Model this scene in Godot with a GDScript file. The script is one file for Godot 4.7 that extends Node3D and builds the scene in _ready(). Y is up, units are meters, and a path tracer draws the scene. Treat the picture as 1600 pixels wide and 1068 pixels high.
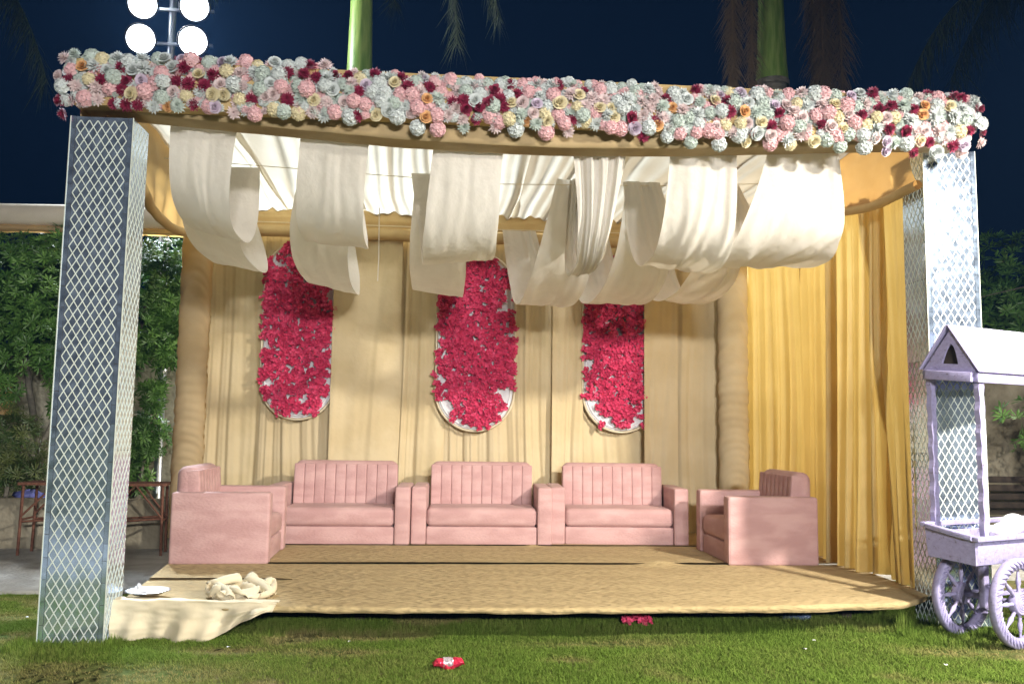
extends Node3D

var rng := RandomNumberGenerator.new()
var taken := {}
var M := {}
var nz := FastNoiseLite.new()

# ---------------------------------------------------------------- helpers
func lin(r: float, g: float, b: float) -> Color:
	return Color(r, g, b).linear_to_srgb()

func numbered(called: String) -> String:
	if not taken.has(called):
		taken[called] = 0
		return called
	taken[called] += 1
	return "%s_%03d" % [called, taken[called]]

func thing(called: String, label: String, category: String, at := Vector3.ZERO, turn := 0.0, group := "") -> Node3D:
	var o := Node3D.new()
	o.name = numbered(called)
	add_child(o)
	o.position = at
	o.rotation.y = turn
	return tag(o, label, category, group)

func tag(o: Node3D, label: String, category: String, group := "") -> Node3D:
	o.set_meta("label", label)
	o.set_meta("category", category)
	if group != "":
		o.set_meta("group", group)
	return o

func part(called: String, mesh: Mesh, mat: Material, parent: Node3D = null) -> MeshInstance3D:
	var o := MeshInstance3D.new()
	o.mesh = mesh
	o.material_override = mat
	if parent == null:
		o.name = numbered(called)
		add_child(o)
	else:
		o.name = called
		parent.add_child(o, true)
	return o

func struct(called: String, mesh: Mesh, mat: Material) -> MeshInstance3D:
	var o := part(called, mesh, mat)
	o.set_meta("kind", "structure")
	return o

func dup(root: Node3D, called: String, label: String, category: String, at: Vector3, turn: float, group := "") -> Node3D:
	var o: Node3D = root.duplicate()
	o.name = numbered(called)
	add_child(o)
	o.position = at
	o.rotation.y = turn
	return tag(o, label, category, group)

func scatter(called: String, mesh: Mesh, mat: Material, spots: Array, parent: Node3D = null, colors: Array = []) -> MultiMeshInstance3D:
	var mm := MultiMesh.new()
	mm.transform_format = MultiMesh.TRANSFORM_3D
	mm.use_colors = colors.size() > 0
	mm.mesh = mesh
	mm.instance_count = spots.size()
	for i in spots.size():
		mm.set_instance_transform(i, spots[i])
		if colors.size() > 0:
			mm.set_instance_color(i, colors[i])
	var o := MultiMeshInstance3D.new()
	o.multimesh = mm
	o.material_override = mat
	o.set_meta("kind", "stuff")
	if parent == null:
		o.name = numbered(called)
		add_child(o)
	else:
		o.name = called
		parent.add_child(o, true)
	return o

func n2(x: float, y: float, s := 0.0) -> float:
	return nz.get_noise_3d(x, y, s * 7.31)

func sheet(fn: Callable, nu: int, nv: int, st: SurfaceTool = null) -> ArrayMesh:
	var s := SurfaceTool.new()
	s.begin(Mesh.PRIMITIVE_TRIANGLES)
	for j in nv + 1:
		for i in nu + 1:
			var u := float(i) / nu
			var v := float(j) / nv
			s.set_uv(Vector2(u, v))
			s.add_vertex(fn.call(u, v))
	for j in nv:
		for i in nu:
			var a := j * (nu + 1) + i
			for k in [a, a + 1, a + nu + 1, a + 1, a + nu + 2, a + nu + 1]:
				s.add_index(k)
	s.generate_normals()
	return s.commit()

# a box with rounded edges, centred, n steps a side
func rbox(size: Vector3, r: float, n := 3, puff := 0.0) -> ArrayMesh:
	var s := SurfaceTool.new()
	s.begin(Mesh.PRIMITIVE_TRIANGLES)
	var h := size * 0.5
	r = min(r, min(h.x, min(h.y, h.z)) * 0.999)
	var marks := func(half: float) -> Array:
		var m := []
		for k in n + 1:
			m.append(-half + r * (1.0 - cos(PI / 2 * k / n)))
		m.append(0.0)
		for k in n + 1:
			m.append(half - r * (1.0 - cos(PI / 2 * (n - k) / n)))
		return m
	var count := 0
	for ax in 3:
		for sg: float in [-1.0, 1.0]:
			var b := (ax + 1) % 3
			var c := (ax + 2) % 3
			var mb: Array = marks.call(h[b])
			var mc: Array = marks.call(h[c])
			for x in mb:
				for y in mc:
					var p := Vector3.ZERO
					p[ax] = h[ax] * sg
					p[b] = x
					p[c] = y
					var inner := p.clamp(-h + Vector3.ONE * r, h - Vector3.ONE * r)
					var d := p - inner
					if d.length() > 1e-6:
						p = inner + d.normalized() * r
					if puff > 0.0:
						p[ax] += sg * puff * (1.0 - pow(abs(x / h[b]), 2.0)) * (1.0 - pow(abs(y / h[c]), 2.0))
					s.set_uv(Vector2(x, y))
					s.add_vertex(p)
			var w := mc.size()
			for i in mb.size() - 1:
				for j in w - 1:
					var a := count + i * w + j
					var q := [a, a + 1, a + w, a + 1, a + w + 1, a + w] if sg < 0 else [a, a + w, a + 1, a + 1, a + w, a + w + 1]
					for k in q:
						s.add_index(k)
			count += mb.size() * w
	s.generate_normals()
	return s.commit()

# appends a plain box to a SurfaceTool
func sbox(s: SurfaceTool, size: Vector3, at: Vector3, turn := Basis()) -> void:
	var b := BoxMesh.new()
	b.size = size
	s.append_from(b, 0, Transform3D(turn, at))

func box(size: Vector3, at: Vector3, turn := Basis()) -> ArrayMesh:
	var s := SurfaceTool.new()
	sbox(s, size, at, turn)
	return s.commit()

func bar_box(a: Vector3, b: Vector3, w: float, t: float) -> ArrayMesh:
	var d := (b - a).normalized()
	var side := d.cross(Vector3(0, 0, 1) if abs(d.z) < 0.9 else Vector3(1, 0, 0)).normalized()
	return box(Vector3(w, a.distance_to(b), t), (a + b) * 0.5, Basis(side, d, side.cross(d)))

func tube(path: Array, radii, sides := 8) -> ArrayMesh:
	var s := SurfaceTool.new()
	s.begin(Mesh.PRIMITIVE_TRIANGLES)
	var n := path.size()
	var ref := Vector3(0.31, 0.2, 0.93)
	for i in n:
		var d: Vector3 = (path[min(i + 1, n - 1)] - path[max(i - 1, 0)]).normalized()
		var x := d.cross(ref).normalized()
		var y := x.cross(d)
		var r: float = radii[i] if radii is Array else radii
		for k in sides + 1:
			var t := TAU * k / sides
			s.set_uv(Vector2(float(k) / sides, float(i) / n))
			s.add_vertex(path[i] + (x * cos(t) + y * sin(t)) * r)
	for i in n - 1:
		for k in sides:
			var a := i * (sides + 1) + k
			for q in [a, a + 1, a + sides + 1, a + 1, a + sides + 2, a + sides + 1]:
				s.add_index(q)
	s.generate_normals()
	return s.commit()

# revolves (radius, height) pairs about y
func lathe(prof: Array, sides := 16) -> ArrayMesh:
	var s := SurfaceTool.new()
	s.begin(Mesh.PRIMITIVE_TRIANGLES)
	var n := prof.size()
	for i in n:
		for k in sides + 1:
			var t := TAU * k / sides
			s.set_uv(Vector2(float(k) / sides, float(i) / n))
			s.add_vertex(Vector3(cos(t) * prof[i].x, prof[i].y, sin(t) * prof[i].x))
	for i in n - 1:
		for k in sides:
			var a := i * (sides + 1) + k
			for q in [a, a + sides + 1, a + 1, a + 1, a + sides + 1, a + sides + 2]:
				s.add_index(q)
	s.generate_normals()
	return s.commit()

func prism(poly: PackedVector2Array, depth: float) -> ArrayMesh:
	var s := SurfaceTool.new()
	s.begin(Mesh.PRIMITIVE_TRIANGLES)
	s.set_smooth_group(-1)
	var idx := Geometry2D.triangulate_polygon(poly)
	for z in [0.0, -depth]:
		for i in range(0, idx.size(), 3):
			for k in ([0, 2, 1] if z == 0.0 else [0, 1, 2]):
				var p := poly[idx[i + k]]
				s.set_uv(p)
				s.add_vertex(Vector3(p.x, p.y, z))
	for i in poly.size():
		var a := poly[i]
		var b := poly[(i + 1) % poly.size()]
		for q in [[a, 0.0], [b, 0.0], [a, -depth], [b, 0.0], [b, -depth], [a, -depth]]:
			var p: Vector2 = q[0]
			s.set_uv(p)
			s.add_vertex(Vector3(p.x, p.y, q[1]))
	s.generate_normals()
	return s.commit()

# ---------------------------------------------------------------- textures and materials
func noise_image(sd: int, freq: float, oct := 4, n := 256, kind := FastNoiseLite.TYPE_SIMPLEX_SMOOTH) -> Image:
	var f := FastNoiseLite.new()
	f.seed = sd
	f.frequency = freq
	f.noise_type = kind
	f.fractal_octaves = oct
	return f.get_seamless_image(n, n)

func ramp_tex(img: Image, stops: Array) -> ImageTexture:
	var g := Gradient.new()
	var off := PackedFloat32Array()
	var col := PackedColorArray()
	for s in stops:
		off.append(s[0])
		col.append(s[1])
	g.offsets = off
	g.colors = col
	var lut := []
	for i in 256:
		lut.append(g.sample(i / 255.0))
	img.convert(Image.FORMAT_L8)
	var src := img.get_data()
	var out := PackedByteArray()
	out.resize(src.size() * 3)
	for i in src.size():
		var c: Color = lut[src[i]]
		out[i * 3] = int(c.r * 255)
		out[i * 3 + 1] = int(c.g * 255)
		out[i * 3 + 2] = int(c.b * 255)
	return ImageTexture.create_from_image(Image.create_from_data(img.get_width(), img.get_height(), false, Image.FORMAT_RGB8, out))

func bump_tex(img: Image, strength: float) -> ImageTexture:
	img.convert(Image.FORMAT_RGBA8)
	img.bump_map_to_normal_map(strength)
	return ImageTexture.create_from_image(img)

func mat(c: Color, rough := 0.8, metal := 0.0) -> StandardMaterial3D:
	var m := StandardMaterial3D.new()
	m.albedo_color = c
	m.roughness = rough
	m.metallic = metal
	m.cull_mode = BaseMaterial3D.CULL_DISABLED
	return m

func tri(m: StandardMaterial3D, scale: Vector3) -> StandardMaterial3D:
	m.uv1_triplanar = true
	m.uv1_world_triplanar = true
	m.uv1_scale = scale
	return m

# a material mottled between two colours
func mottled(c0: Color, c1: Color, sd: int, freq: float, scale: Vector3, rough := 0.85, bump: Texture2D = null, bscale := 0.5, oct := 5) -> StandardMaterial3D:
	var m := mat(Color.WHITE, rough)
	m.albedo_texture = ramp_tex(noise_image(sd, freq, oct), [[0.0, c0], [0.35, c0.lerp(c1, 0.25)], [0.65, c0.lerp(c1, 0.75)], [1.0, c1]])
	tri(m, scale)
	if bump:
		m.normal_enabled = true
		m.normal_texture = bump
		m.normal_scale = bscale
	return m

func cloth(c0: Color, c1: Color, sd: int, back: Color, rough := 0.75) -> StandardMaterial3D:
	var m := mottled(c0, c1, sd, 0.012, Vector3(0.5, 0.5, 0.5), rough, M.weave, 0.35)
	m.backlight_enabled = true
	m.backlight = back
	m.metallic_specular = 0.3
	return m

func make_materials() -> void:
	M.weave = bump_tex(noise_image(5, 0.03, 5, 512), 3.0)
	M.fine = bump_tex(noise_image(6, 0.12, 3, 256), 3.0)
	M.ivory = cloth(lin(0.66, 0.625, 0.565), lin(0.73, 0.70, 0.645), 11, Color(0.85, 0.84, 0.80))
	M.ceiling = cloth(lin(0.66, 0.61, 0.52), lin(0.72, 0.68, 0.6), 12, Color(1.0, 0.99, 0.95))
	M.tan = cloth(lin(0.46, 0.32, 0.14), lin(0.56, 0.41, 0.2), 13, Color(0.25, 0.22, 0.16))
	M.backdrop = cloth(lin(0.52, 0.415, 0.24), lin(0.61, 0.505, 0.32), 14, Color(0.2, 0.18, 0.13))
	M.backdrop2 = cloth(lin(0.50, 0.40, 0.24), lin(0.58, 0.48, 0.31), 15, Color(0.2, 0.18, 0.13))
	M.gold = cloth(lin(0.66, 0.535, 0.24), lin(0.75, 0.625, 0.31), 16, Color(0.95, 0.88, 0.7), 0.5)
	M.orange = cloth(lin(0.68, 0.50, 0.27), lin(0.74, 0.57, 0.33), 17, Color(1.0, 0.9, 0.7))
	M.cream = cloth(lin(0.62, 0.53, 0.36), lin(0.70, 0.62, 0.45), 18, Color(0.3, 0.28, 0.22))
	M.sofa = mottled(lin(0.42, 0.24, 0.23), lin(0.55, 0.35, 0.335), 21, 0.010, Vector3(0.7, 2.0, 0.7), 0.8, M.fine, 0.25)
	M.sofa.rim_enabled = true
	M.sofa.rim = 0.12
	M.carpet = mottled(lin(0.35, 0.26, 0.125), lin(0.43, 0.325, 0.165), 22, 0.016, Vector3(0.25, 1.0, 1.3), 0.95, M.fine, 0.9)
	M.wood_dark = mottled(lin(0.03, 0.022, 0.016), lin(0.07, 0.05, 0.035), 23, 0.02, Vector3(1, 1, 1))
	M.concrete = mottled(lin(0.33, 0.32, 0.29), lin(0.46, 0.45, 0.42), 24, 0.02, Vector3(0.5, 0.5, 0.5), 0.9, M.fine, 0.4)
	M.plaster = mottled(lin(0.26, 0.24, 0.17), lin(0.48, 0.45, 0.36), 25, 0.008, Vector3(0.35, 0.35, 0.35), 0.95, M.fine, 0.4)
	M.plaster_dirty = mottled(lin(0.14, 0.12, 0.08), lin(0.40, 0.36, 0.27), 26, 0.008, Vector3(0.4, 0.4, 0.4), 0.95, M.fine, 0.4)
	M.soil = mottled(lin(0.05, 0.035, 0.02), lin(0.12, 0.09, 0.05), 27, 0.05, Vector3(1, 1, 1))
	M.lawn = mottled(lin(0.06, 0.095, 0.02), lin(0.18, 0.15, 0.075), 28, 0.012, Vector3(0.3, 0.3, 0.3), 0.95, M.fine, 1.0)
	M.lavender = mottled(lin(0.30, 0.27, 0.46), lin(0.38, 0.35, 0.56), 29, 0.02, Vector3(1.5, 1.5, 1.5), 0.6, M.fine, 0.25)
	M.lavender.albedo_texture = ramp_tex(noise_image(29, 0.03, 6, 512), [[0.0, lin(0.13, 0.10, 0.11)], [0.17, lin(0.17, 0.14, 0.17)], [0.21, lin(0.30, 0.27, 0.45)], [0.6, lin(0.35, 0.32, 0.52)], [1.0, lin(0.40, 0.37, 0.58)]])
	M.rust = mottled(lin(0.10, 0.035, 0.02), lin(0.22, 0.10, 0.06), 30, 0.03, Vector3(3, 3, 3), 0.8)
	M.steel = mat(lin(0.55, 0.57, 0.6), 0.35, 0.9)
	M.white = mat(lin(0.72, 0.72, 0.74), 0.5)
	M.lattice = mat(lin(0.60, 0.64, 0.56), 0.55)
	M.board = mottled(lin(0.55, 0.55, 0.58), lin(0.68, 0.68, 0.7), 31, 0.02, Vector3(1, 1, 1), 0.7)
	M.rim = mat(lin(0.55, 0.48, 0.33), 0.4)
	M.banner = cloth(lin(0.60, 0.53, 0.42), lin(0.68, 0.61, 0.5), 19, Color(0.12, 0.12, 0.12))
	M.turf = mat(Color.WHITE, 0.9)
	M.turf.vertex_color_use_as_albedo = true
	M.turf.metallic_specular = 0.1
	M.turf.backlight_enabled = true
	M.turf.backlight = Color(0.4, 0.4, 0.4)
	M.lawn.metallic_specular = 0.1
	var dust := noise_image(33, 0.02, 5, 512)
	var mir := mat(lin(0.56, 0.70, 0.90), 1.0, 1.0)  # bluish tint puts the look of haze into the mirror colour
	mir.metallic_texture = ramp_tex(noise_image(33, 0.02, 5, 512), [[0.0, Color(0.78, 0.78, 0.78)], [0.5, Color(0.87, 0.87, 0.87)], [1.0, Color(0.95, 0.95, 0.95)]])
	mir.metallic_texture_channel = BaseMaterial3D.TEXTURE_CHANNEL_RED
	mir.roughness_texture = ramp_tex(dust, [[0.0, Color(0.19, 0.19, 0.19)], [0.5, Color(0.13, 0.13, 0.13)], [1.0, Color(0.08, 0.08, 0.08)]])
	mir.roughness_texture_channel = BaseMaterial3D.TEXTURE_CHANNEL_RED
	M.mirror = tri(mir, Vector3(1.1, 1.1, 1.1))
	M.bark = mottled(lin(0.10, 0.09, 0.07), lin(0.22, 0.20, 0.16), 34, 0.02, Vector3(1, 3, 1), 0.95)
	M.shaft = mottled(lin(0.09, 0.19, 0.02), lin(0.30, 0.38, 0.10), 35, 0.016, Vector3(2.2, 0.22, 2.2), 0.45)
	M.frond_dry = mat(lin(0.13, 0.085, 0.045), 0.9)
	M.frond = mat(lin(0.045, 0.065, 0.02), 0.7)
	for m in [M.frond, M.frond_dry]:
		m.backlight_enabled = true
		m.backlight = Color(0.3, 0.3, 0.3)
	M.leaf = mat(Color.WHITE, 0.45)
	M.leaf.vertex_color_use_as_albedo = true
	M.leaf.backlight_enabled = true
	M.leaf.backlight = Color(0.4, 0.4, 0.4)
	M.petal = {}
	for e in [["white", lin(0.60, 0.635, 0.62)], ["mint", lin(0.50, 0.565, 0.51)], ["pink", lin(0.72, 0.45, 0.46)], ["blush", lin(0.68, 0.55, 0.54)], ["burgundy", lin(0.24, 0.012, 0.05)], ["cream", lin(0.70, 0.62, 0.40)], ["peach", lin(0.68, 0.38, 0.16)], ["lilac", lin(0.58, 0.48, 0.58)], ["crimson", lin(0.62, 0.045, 0.13)], ["rose_red", lin(0.70, 0.075, 0.18)], ["deep_red", lin(0.52, 0.03, 0.10)]]:
		var m := mat(e[1], 0.65)
		m.backlight_enabled = true
		m.backlight = Color(0.3, 0.3, 0.3)
		M.petal[e[0]] = m
	M.sleeve = cloth(lin(0.60, 0.46, 0.26), lin(0.68, 0.54, 0.33), 36, Color(0.9, 0.85, 0.7))  # lighter cloth for the left post; the light on it is in the colour
	M.beam = cloth(lin(0.33, 0.24, 0.125), lin(0.42, 0.315, 0.17), 20, Color(0.15, 0.14, 0.1))  # darker copy of the tan; the front beam's shade is in the colour
	M.ivory.normal_scale = 0.8
	var g := mat(lin(0.03, 0.05, 0.09), 0.1)
	g.transparency = BaseMaterial3D.TRANSPARENCY_ALPHA
	g.albedo_color = Color(0.45, 0.55, 0.75, 0.28)
	M.bottle = g
	var e := mat(Color.WHITE, 0.5)
	e.emission_enabled = true
	e.emission = Color(0.92, 0.96, 1.0)
	e.emission_energy_multiplier = 6.0
	M.glow = e

# ---------------------------------------------------------------- flowers
func petal(s: SurfaceTool, az: float, pitch: float, base: Vector3, length: float, width: float, cup: float, round := false) -> void:
	# a folded kite: root, two shoulders, a midrib point, and a pointed or a broad rounded tip
	var out := Vector3(cos(az), sin(az), 0)
	var side := Vector3(-sin(az), cos(az), 0)
	var d := out * cos(pitch) + Vector3(0, 0, 1) * sin(pitch)
	var up := -out * sin(pitch) + Vector3(0, 0, 1) * cos(pitch)
	var root := base
	var mid := base + d * length * 0.6 - up * cup * 0.6
	var l := base + d * length * 0.62 + side * width * 0.5 + up * cup
	var r := base + d * length * 0.62 - side * width * 0.5 + up * cup
	var tip := base + d * length + up * cup * 0.8
	var faces := [[root, mid, l], [root, r, mid], [l, mid, tip], [mid, r, tip]]
	if round:
		var tl := base + d * length * 0.98 + side * width * 0.3 + up * cup * 0.9
		var tr := base + d * length * 0.96 - side * width * 0.32 + up * cup * 1.1
		faces = [[root, mid, l], [root, r, mid], [l, mid, tl], [mid, r, tr], [mid, tr, tl], [tl, tr, tip]]
	for q in faces:
		for p in q:
			s.add_vertex(p)

func flower_mesh(kind: String) -> ArrayMesh:
	var s := SurfaceTool.new()
	s.begin(Mesh.PRIMITIVE_TRIANGLES)
	s.set_smooth_group(0)
	var r := rng
	if kind == "spray":
		s.set_smooth_group(-1)
	match kind:
		"rose":
			for ring in 5:
				var n: int = [6, 5, 5, 4, 3][ring]
				for k in n:
					petal(s, TAU * k / n + ring * 0.7 + r.randf() * 0.2, [0.25, 0.6, 0.95, 1.3, 1.75][ring], Vector3(0, 0, 0.1 * ring), 1.0 - ring * 0.12, 1.15 - ring * 0.16, 0.12, true)
		"daisy":
			for ring in 4:
				var n: int = [13, 12, 10, 7][ring]
				for k in n:
					petal(s, TAU * k / n + ring * 0.23 + r.randf() * 0.15, [0.05, 0.4, 0.75, 1.15][ring] + r.randf_range(-0.1, 0.1), Vector3(0, 0, 0.06 * ring), (1.0 - ring * 0.1) * r.randf_range(0.85, 1.1), 0.3, 0.05)
		"cluster":
			for k in 17:
				var t := k * 2.39996
				var h := 1.0 - (k + 0.5) / 17.0
				var dir := Vector3(cos(t) * sqrt(1 - h * h), sin(t) * sqrt(1 - h * h), h)
				var b := Basis.looking_at(-dir, Vector3(0.1, 1, 0.2))
				var fl := SurfaceTool.new()
				fl.begin(Mesh.PRIMITIVE_TRIANGLES)
				fl.set_smooth_group(0)
				for p in 4:
					petal(fl, TAU * p / 4 + t, 0.2, Vector3.ZERO, 0.44, 0.46, 0.05, true)
				s.append_from(fl.commit(), 0, Transform3D(b, dir * Vector3(0.72, 0.72, 0.6)))
		"ruffle":
			for k in 30:
				var ring := k / 30.0
				petal(s, k * 2.39996, 0.1 + ring * 1.75 + r.randf_range(-0.25, 0.25), Vector3(0, 0, 0.2 * ring), (1.0 - ring * 0.35) * r.randf_range(0.8, 1.1), 0.62, r.randf_range(-0.08, 0.2), true)
		"spray":
			for k in 5:
				var t := TAU * k / 5 + r.randf()
				var c := Vector3(cos(t) * 0.5, sin(t) * 0.5, r.randf() * 0.4) if k > 0 else Vector3(0, 0, 0.45)
				for p in 6:
					petal(s, TAU * p / 6 + r.randf(), r.randf_range(0.1, 1.15), c, r.randf_range(0.45, 0.65), 0.46, r.randf_range(-0.04, 0.14), true)
	s.generate_normals()
	return s.commit()

func aim(dir: Vector3, roll: float, size: float, at: Vector3) -> Transform3D:
	var b := Basis.looking_at(-dir, Vector3(0.03, 1, 0.05)) * Basis(Vector3(0, 0, 1), roll)
	return Transform3D(b.scaled(Vector3.ONE * size), at)

# ---------------------------------------------------------------- setup
func make_view() -> void:
	var pi := deg_to_rad(5.74)
	var ro := deg_to_rad(-0.795)
	var ya := deg_to_rad(-4.51)
	var A := Basis(Vector3(cos(ya), 0, sin(ya)), Vector3(0, 1, 0), Vector3(-sin(ya), 0, cos(ya)))
	var B := Basis(Vector3(1, 0, 0), Vector3(0, cos(pi), -sin(pi)), Vector3(0, sin(pi), cos(pi)))
	var D := Basis(Vector3(cos(ro), sin(ro), 0), Vector3(-sin(ro), cos(ro), 0), Vector3(0, 0, 1))
	var cam := Camera3D.new()
	cam.name = "camera"
	cam.transform = Transform3D((D * B * A).transposed(), Vector3(2.69, 1.488, 6.329))
	cam.fov = rad_to_deg(2.0 * atan(534.0 / 1372.8))
	cam.near = 0.05
	cam.far = 400.0
	add_child(cam)
	cam.current = true

	var sky_mat := ProceduralSkyMaterial.new()
	sky_mat.sky_top_color = lin(0.0010, 0.0042, 0.0125)
	sky_mat.sky_horizon_color = lin(0.0007, 0.003, 0.009)
	sky_mat.sky_curve = 0.2
	sky_mat.ground_bottom_color = lin(0.002, 0.003, 0.005)
	sky_mat.ground_horizon_color = lin(0.001, 0.003, 0.009)
	var sky := Sky.new()
	sky.sky_material = sky_mat
	var env := Environment.new()
	env.background_mode = Environment.BG_SKY
	env.sky = sky
	env.background_energy_multiplier = 1.0
	env.tonemap_mode = Environment.TONE_MAPPER_LINEAR
	env.tonemap_exposure = 1.22
	env.fog_enabled = true
	env.fog_density = 0.0006
	env.fog_light_color = Color(0.50, 0.72, 1.0)
	env.sdfgi_enabled = true
	env.ssao_enabled = true
	env.ssil_enabled = true
	var we := WorldEnvironment.new()
	we.name = "environment"
	we.environment = env
	add_child(we)

# a floodlight: housing, glowing face and the light just before it
func lamp_head(parent: Node3D, at: Vector3, towards: Vector3, w: float, h: float, energy: float, tint: Color, cone: float, soft := 0.0) -> void:
	var t := Transform3D(Basis.looking_at(towards - at, Vector3.UP), at)
	var r := (w + h) * 0.27
	var lie := Transform3D(Basis(Vector3(1, 0, 0), PI / 2), Vector3.ZERO)
	var housing := part("lamp_housing", lathe([Vector2(0, 0.16), Vector2(r * 0.45, 0.15), Vector2(r * 0.9, 0.06), Vector2(r + 0.03, 0.03), Vector2(r + 0.03, -0.012), Vector2(r + 0.004, -0.012)], 28), M.wood_dark, parent)
	housing.transform = t * lie
	var face := part("lamp_face", lathe([Vector2(0, -0.004), Vector2(r, -0.002), Vector2(r, 0.01), Vector2(0, 0.01)], 28), M.glow, parent)
	face.transform = t * lie
	var l := SpotLight3D.new()
	l.name = "lamp_light"
	l.light_energy = energy
	l.light_color = tint
	l.spot_range = 60.0
	l.spot_attenuation = 2.0
	l.spot_angle = cone
	l.spot_angle_attenuation = 0.6
	l.light_size = soft if soft > 0.0 else w * 0.5
	l.shadow_enabled = true
	l.transform = t * Transform3D(Basis(), Vector3(0, 0, -0.03))
	parent.add_child(l, true)

func make_lamps() -> void:
	# the tower whose lamps blaze at the upper left, behind the canopy
	var t := thing("floodlight_tower", "tall pole with a grid of blazing white floodlights, behind the canopy at upper left", "floodlight", Vector3(-2.3, 0, -9.05))
	part("pole", tube([Vector3(0, 0, -0.25), Vector3(0, 9.9, -0.25)], [0.09, 0.06], 12), M.steel, t)
	for y in [8.27, 8.91, 9.55]:
		part("cross_arm", box(Vector3(1.5, 0.05, 0.05), Vector3(0, y, -0.17)), M.steel, t)
		for x in [-0.45, 0.45]:
			if y < 9.0:
				lamp_head(t, Vector3(x, y, 0), Vector3(5.0, 3.6, 8.0), 0.46, 0.44, 105.0, Color(0.90, 0.95, 1.0), 40.0)
			else:  # top pair, out of view, aimed to light the palms and left tree
				lamp_head(t, Vector3(x, y, 0), Vector3(12.0, 9.0, 1.0) if x > 0 else Vector3(-0.6, 1.5, 3.6), 0.42, 0.40, 24.0 if x > 0 else 36.0, Color(0.95, 0.98, 1.0), 55.0)
	# an unseen twin right of the frame, placed to shine through the gold curtains
	var t2 := thing("floodlight_tower", "unseen tall pole with floodlights right of the frame, lighting the gold curtains", "floodlight", Vector3(14.5, 0, -5.0))
	part("pole", tube([Vector3(0.2, 0, -0.1), Vector3(0.2, 8.8, -0.1)], [0.09, 0.06], 12), M.steel, t2)
	for y in [7.6, 8.3]:
		for x in [-0.45, 0.45]:
			lamp_head(t2, Vector3(0, y, x), Vector3(-9.0, 2.6, 2.2), 0.46, 0.44, 48.0, Color(1.0, 0.97, 0.92), 34.0)
	# unseen lamp placed outside the frame to light the stage from the front right
	var s := thing("unseen_floodlight_stand", "unseen floodlight on a stand right of the frame, lighting the stage", "floodlight", Vector3(7.9, 0, 3.3))
	part("pole", tube([Vector3(0.12, 0, 0.12), Vector3(0.12, 4.2, 0.12)], 0.03, 10), M.steel, s)
	for k in 3:
		part("leg", tube([Vector3(0.12, 0.8, 0.12), Vector3(0.12 + cos(k * 2.1) * 0.6, 0, 0.12 + sin(k * 2.1) * 0.6)], 0.02, 6), M.steel, s)
	lamp_head(s, Vector3(0, 4.15, 0), Vector3(-4.4, 1.6, -4.0), 0.42, 0.36, 70.0, Color(1.0, 0.97, 0.92), 80.0, 0.13)
	# its unseen hood, placed to keep the beam below the canopy's front beam
	var away := Vector3(-4.4, 0, -4.0).normalized()
	var cross := away.cross(Vector3.UP)
	var dip := (away - Vector3(0, 0.36, 0)).normalized()
	var hood := part("unseen_lamp_hood", box(Vector3(1.5, 0.012, 0.62), Vector3.ZERO), M.wood_dark, s)
	hood.transform = Transform3D(Basis(cross, cross.cross(-dip).normalized() * -1.0, -dip), Vector3(0, 4.30, 0) + dip * 0.36)
	# and unseen lamps far behind the camera, placed to light the shaded fronts
	var f := thing("unseen_floodlight_mast", "unseen mast with wide floodlights far behind the camera, lighting the shaded fronts", "floodlight", Vector3(5.0, 0, 15.0))
	part("pole", tube([Vector3(0, 0, 0.25), Vector3(0, 4.5, 0.25)], [0.09, 0.06], 12), M.steel, f)
	part("cross_arm", box(Vector3(2.6, 0.06, 0.06), Vector3(0, 4.2, 0.17)), M.steel, f)
	for x in [-1.0, 0.0, 1.0]:
		lamp_head(f, Vector3(x, 4.2, 0), Vector3(-1.2, 1.6, -17), 0.6, 0.5, 76.0, Color(0.99, 0.98, 0.97), 29.0)

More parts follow.
